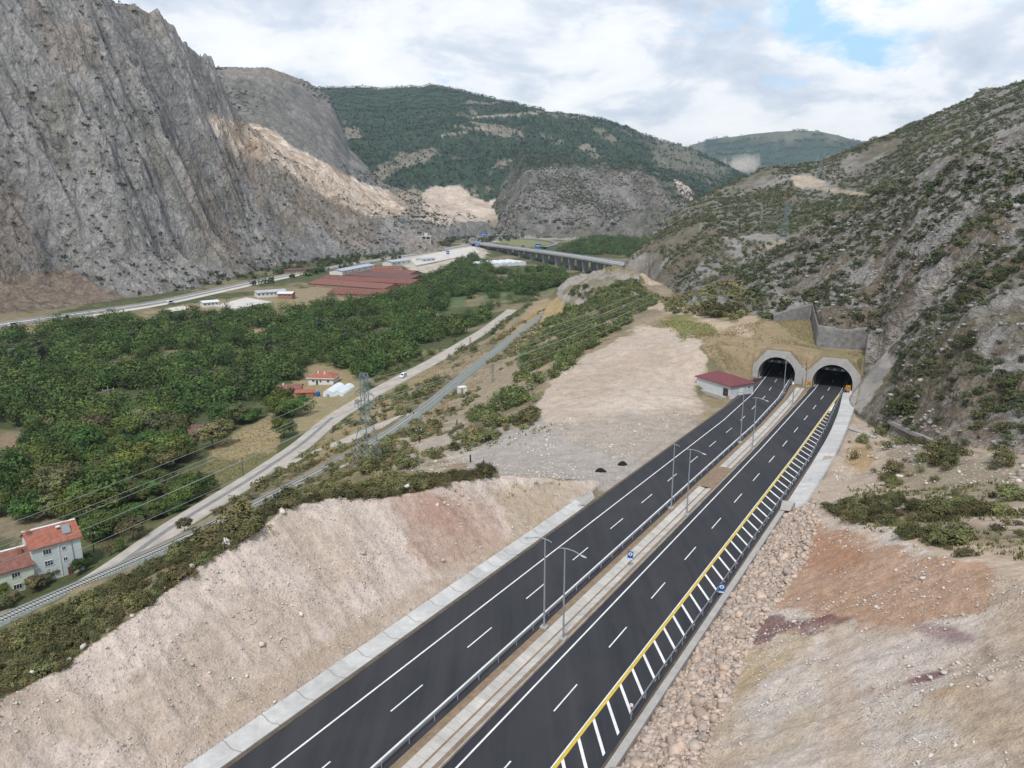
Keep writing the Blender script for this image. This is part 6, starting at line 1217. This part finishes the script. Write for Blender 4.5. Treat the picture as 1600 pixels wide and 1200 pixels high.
# ------------------------------------------------------------------ towers, poles, cables
def lattice(p, H, wb, wt, label, arms, rz=0.0, group=None):
    g = thing('power_tower', label, 'power tower', p, rz, group); n = 9; zs = [-.8]+[H*(i/n)**.85 for i in range(1, n+1)]; half = lambda z: max(wt, wb+(wt-wb)*min(1, max(0, z)/(H*.62)))/2; r = .07 if H > 20 else .05
    cs = ((-1, -1), (1, -1), (1, 1), (-1, 1))
    for cx, cy in cs: MB().tube([(cx*half(z), cy*half(z), z) for z in zs], r*1.5, 5).build('leg', 'tower_steel', g)
    mb = MB()
    for z0, z1 in zip(zs, zs[1:]):
        for k in range(4):
            (ax_, ay), (bx_, by) = cs[k], cs[(k+1) % 4]; h0, h1 = half(z0), half(z1)
            mb.tube([(ax_*h0, ay*h0, max(z0, 0)), (bx_*h1, by*h1, z1)], r*.7, 4, cap=False); mb.tube([(bx_*h0, by*h0, max(z0, 0)), (ax_*h1, ay*h1, z1)], r*.7, 4, cap=False); mb.tube([(ax_*h1, ay*h1, z1), (bx_*h1, by*h1, z1)], r*.7, 4, cap=False)
    mb.build('bracing', 'tower_steel', g)
    tips = []
    for z, l in arms:
        for s in (-1, 1):
            h = half(z); mb = MB()
            for y in (-h, h): mb.tube([(s*h, y, z), (s*l, 0, z)], r*.9, 4); mb.tube([(s*h, y, z+1.3), (s*l, 0, z)], r*.8, 4)
            for f in (.35, .65): mb.tube([(s*(h+(l-h)*f), -h*(1-f), z), (s*(h+(l-h)*f), h*(1-f), z)], r*.6, 4); mb.tube([(s*(h+(l-h)*f), -h*(1-f), z), (s*(h+(l-h)*f), 0, z+1.3*(1-f))], r*.6, 4)
            a = mb.build('cross_arm', 'tower_steel', g); MB().tube([(s*l, 0, z-.02), (s*l, 0, z-1.0)], .08, 6).build('insulator', 'wire', a); tips.append((s*l, 0, z-1.0))
    W_ = Matrix.Rotation(rz, 3, 'Z'); return [np.array(W_ @ Vector(t))+np.array(p) for t in tips]
T1 = P(575, 731, -66.3); T1[2] = gz(T1[0], T1[1])[0]; T2 = land(1225, 374)[0]; T3 = land(1281, 279)[0]
dirn = math.atan2((T2-T1)[1], (T2-T1)[0])+math.pi/2
H1 = 23.5
t1 = lattice(T1, H1, 5.6, 1.3, 'green grey lattice power tower on the slope above the railway', [(H1-8.0, 3.4), (H1-5.0, 3.0), (H1-1.6, 2.6)], dirn)
H2 = 24; t2 = lattice(T2, H2, 5.6, 1.3, 'grey lattice power tower halfway up the scrub hill', [(H2-8.0, 3.4), (H2-5.0, 3.0), (H2-1.6, 2.6)], dirn)
d3 = math.atan2((T3-T2)[1], (T3-T2)[0])+math.pi/2; t3 = lattice(T3, 26, 5.6, 1.3, 'distant lattice power tower on the cleared hilltop pad', [(18.0, 3.4), (21, 3.0), (24.4, 2.6)], d3)
u = (T1-T2)[:2]/np.linalg.norm((T1-T2)[:2]); T0 = np.array([T1[0]+u[0]*210, T1[1]+u[1]*210, T1[2]-6]); nrm = np.array([math.cos(dirn), math.sin(dirn)])
t0 = [np.array([T0[0]+nrm[0]*s*l, T0[1]+nrm[1]*s*l, T0[2]+z]) for z, l in ((H1-9.0, 3.4), (H1-6, 3.0), (H1-2.6, 2.6)) for s in (-1, 1)]
def cable(a, b, sag, label, group, r=.035):
    n = 28; pts = [a+(b-a)*(i/n)-np.array([0, 0, sag*4*(i/n)*(1-i/n)]) for i in range(n+1)]; mb = MB(); mb.tube(pts, r, 4); setp(mb.build('overhead_cable', 'wire'), label, 'cable', group)
for i in range(6):
    cable(t1[i], t0[i], 5.0, 'thin overhead cable running from the lattice tower down across the orchard', 'cables over the orchard', .042); cable(t1[i], t2[i], 12, 'thin overhead cable running from the lattice tower to the tower on the scrub hill', 'cables over the tunnel side', .045); cable(t2[i], t3[i], 8, 'thin overhead cable between the two hill towers', 'cables between the hill towers', .05)
# concrete and wooden poles
def tpole(top, base, z, label, kind):
    p = P(*base, z); D_ = p[1]*CT-p[2]*ST; h = (base[1]-top[1])*D_/F/.985; g = thing('utility_pole', label, 'pole', p); h = max(h, 3)
    if kind == 'lattice':
        for cx, cy in ((-1, -1), (1, -1), (1, 1), (-1, 1)): MB().tube([(cx*.5, cy*.5, -.5), (cx*.2, cy*.2, h)], .05, 4).build('leg', 'dead_wood', g)
        mb = MB(); n = 10
        for i in range(n):
            z0, z1 = h*i/n, h*(i+1)/n; w0, w1 = .5-.3*i/n, .5-.3*(i+1)/n
            for y in (-1, 1): mb.tube([(-w0, y*w0, z0), (w1, y*w1, z1)], .03, 4); mb.tube([(w0, y*w0, z0), (-w1, y*w1, z1)], .03, 4)
        mb.build('bracing', 'dead_wood', g)
        for zz in (h-.5, h-2): MB().box((0, 0, zz), (2.2, .12, .12), .4).build('cross_arm', 'dead_wood', g)
    else:
        m_ = 'old_concrete' if kind == 'concrete' else 'trunk'; r0 = .32 if kind == 'concrete' else .14
        MB().tube([(0, 0, -.6), (0, 0, h)], [r0, r0*.6], 8).build('pole', m_, g); w_ = 4.4 if kind == 'concrete' else 1.6; a = MB().box((0, 0, h*.86), (w_, .22, .2), .5).build('cross_arm', m_, g)
        for s in (-1, 0, 1): MB().tube([(s*w_*.46*math.cos(.5), s*w_*.46*math.sin(.5), h*.86+.1), (s*w_*.46*math.cos(.5), s*w_*.46*math.sin(.5), h*.86+.5)], .09, 6).build('insulator', 'white_metal', a)
for top, base, z, kind, lb in [((166, 602), (174, 648), -92, 'concrete', 'pale concrete pole with crossarm rising from the orchard'), ((379, 714), (381, 752), -89, 'wood', 'dark wooden pole beside the dry grass field'), ((680, 527), (680, 553), -88, 'lattice', 'thin lattice pole at the orchard edge by the gravel road'),
                              ((735, 527), (735, 550), -84, 'lattice', 'thin lattice pole beside the gravel road'), ((770, 563), (770, 607), -75, 'lattice', 'tall thin lattice pole right of the railway'), ((832, 602), (831, 636), -66, 'wood', 'slim wooden pole at the edge of the pale bare slope'), ((936, 537), (936, 545), -57, 'wood', 'short dark pole at the top of the pale bare slope'),
                              ((145, 828), (147, 862), -90, 'wood', 'dark wooden pole behind the tall house'), ((655, 668), (655, 700), -68, 'wood', 'thin pole on the broken ground by the tower')]: tpole(top, base, z, lb, kind)
for (x, y), lb in (((656, 690), 'black marker post on the pale rocks'), ((714, 664), 'black marker post on the grey rock hump'), ((735, 722), 'black marker post beside the grey platform'), ((646, 650), 'black marker post right beside the railway'), ((664, 618), 'black marker post at the dirt track')):
    p = land(x, y)[0]; g = thing('marker_post', lb, 'marker post', p); MB().tube([(0, 0, -.2), (0, 0, 1.7)], .16, 8).build('post', 'black', g); MB().tube([(0, 0, 1.7), (0, 0, 1.85)], .2, 8).build('cap', 'lamp_metal', g)
# lamps along highway and viaduct, far
for i, (x, y, z) in enumerate([(172, 480, -88), (290, 464, -88), (408, 441, -88)]):
    p = P(x, y, z); g = thing('highway_lamp', ['pale lamp post beside the highway left of the silver car', 'pale lamp post beside the highway near the white delivery van', 'pale lamp post beside the highway near the long yard'][i], 'street lamp', p); MB().tube([(0, 0, -.3), (0, 0, 9)], [.12, .07], 6).build('pole', 'galvanised', g); MB().tube([(0, 0, 9), (.3, -1.6, 9.3)], .06, 5).build('arm', 'galvanised', g); MB().box((.34, -1.8, 9.3), (.25, .6, .14)).build('lamp_head', 'galvanised', g)
# dead trees
def dead(p, s, label):
    r = random.Random(int(s*100)); mb = MB()
    def br(a, d, l, rad, k):
        b_ = a+d*l; mb.tube([tuple(a), tuple(b_)], [rad, rad*.6], 4, cap=False)
        if k: 
            for _ in range(4): br(b_, (d+Vector((r.gauss(0, .6), r.gauss(0, .6), r.gauss(.1, .35)))).normalized(), l*.68, rad*.55, k-1)
    br(Vector((0, 0, -.3)), Vector((0, 0, 1)), 2.3*s, .2*s, 4); setp(mb.build('dead_tree', 'dead_wood', None, p), label, 'tree')
dead(P(313, 600, -92), 1.5, 'bare grey dead tree in the middle of the orchard'); dead(P(140, 545, -92), 1.3, 'bare purplish dead tree at the far orchard edge'); dead(P(560, 640, -84), .8, 'small bare dead tree by the dirt track')

# ------------------------------------------------------------------ air
hz_m = bpy.data.materials.new('air'); hz_m.use_nodes = True; hn = hz_m.node_tree.nodes; hn.clear()
ho = hn.new('ShaderNodeOutputMaterial'); hv = hn.new('ShaderNodeVolumePrincipled'); hv.inputs['Density'].default_value = 7.0e-5; hv.inputs['Color'].default_value = (.66, .80, 1.0, 1); hv.inputs['Anisotropy'].default_value = .1
hz_m.node_tree.links.new(hv.outputs[0], ho.inputs['Volume'])
M['air'] = hz_m; zmax = float(TZ.max())
o = MB().box((0, 3200, (zmax+20-150)/2), (15000, 13000, zmax+20+150)).build('haze', 'air'); setp(o, 'thin bluish haze in the valley air', None, None, 'stuff')
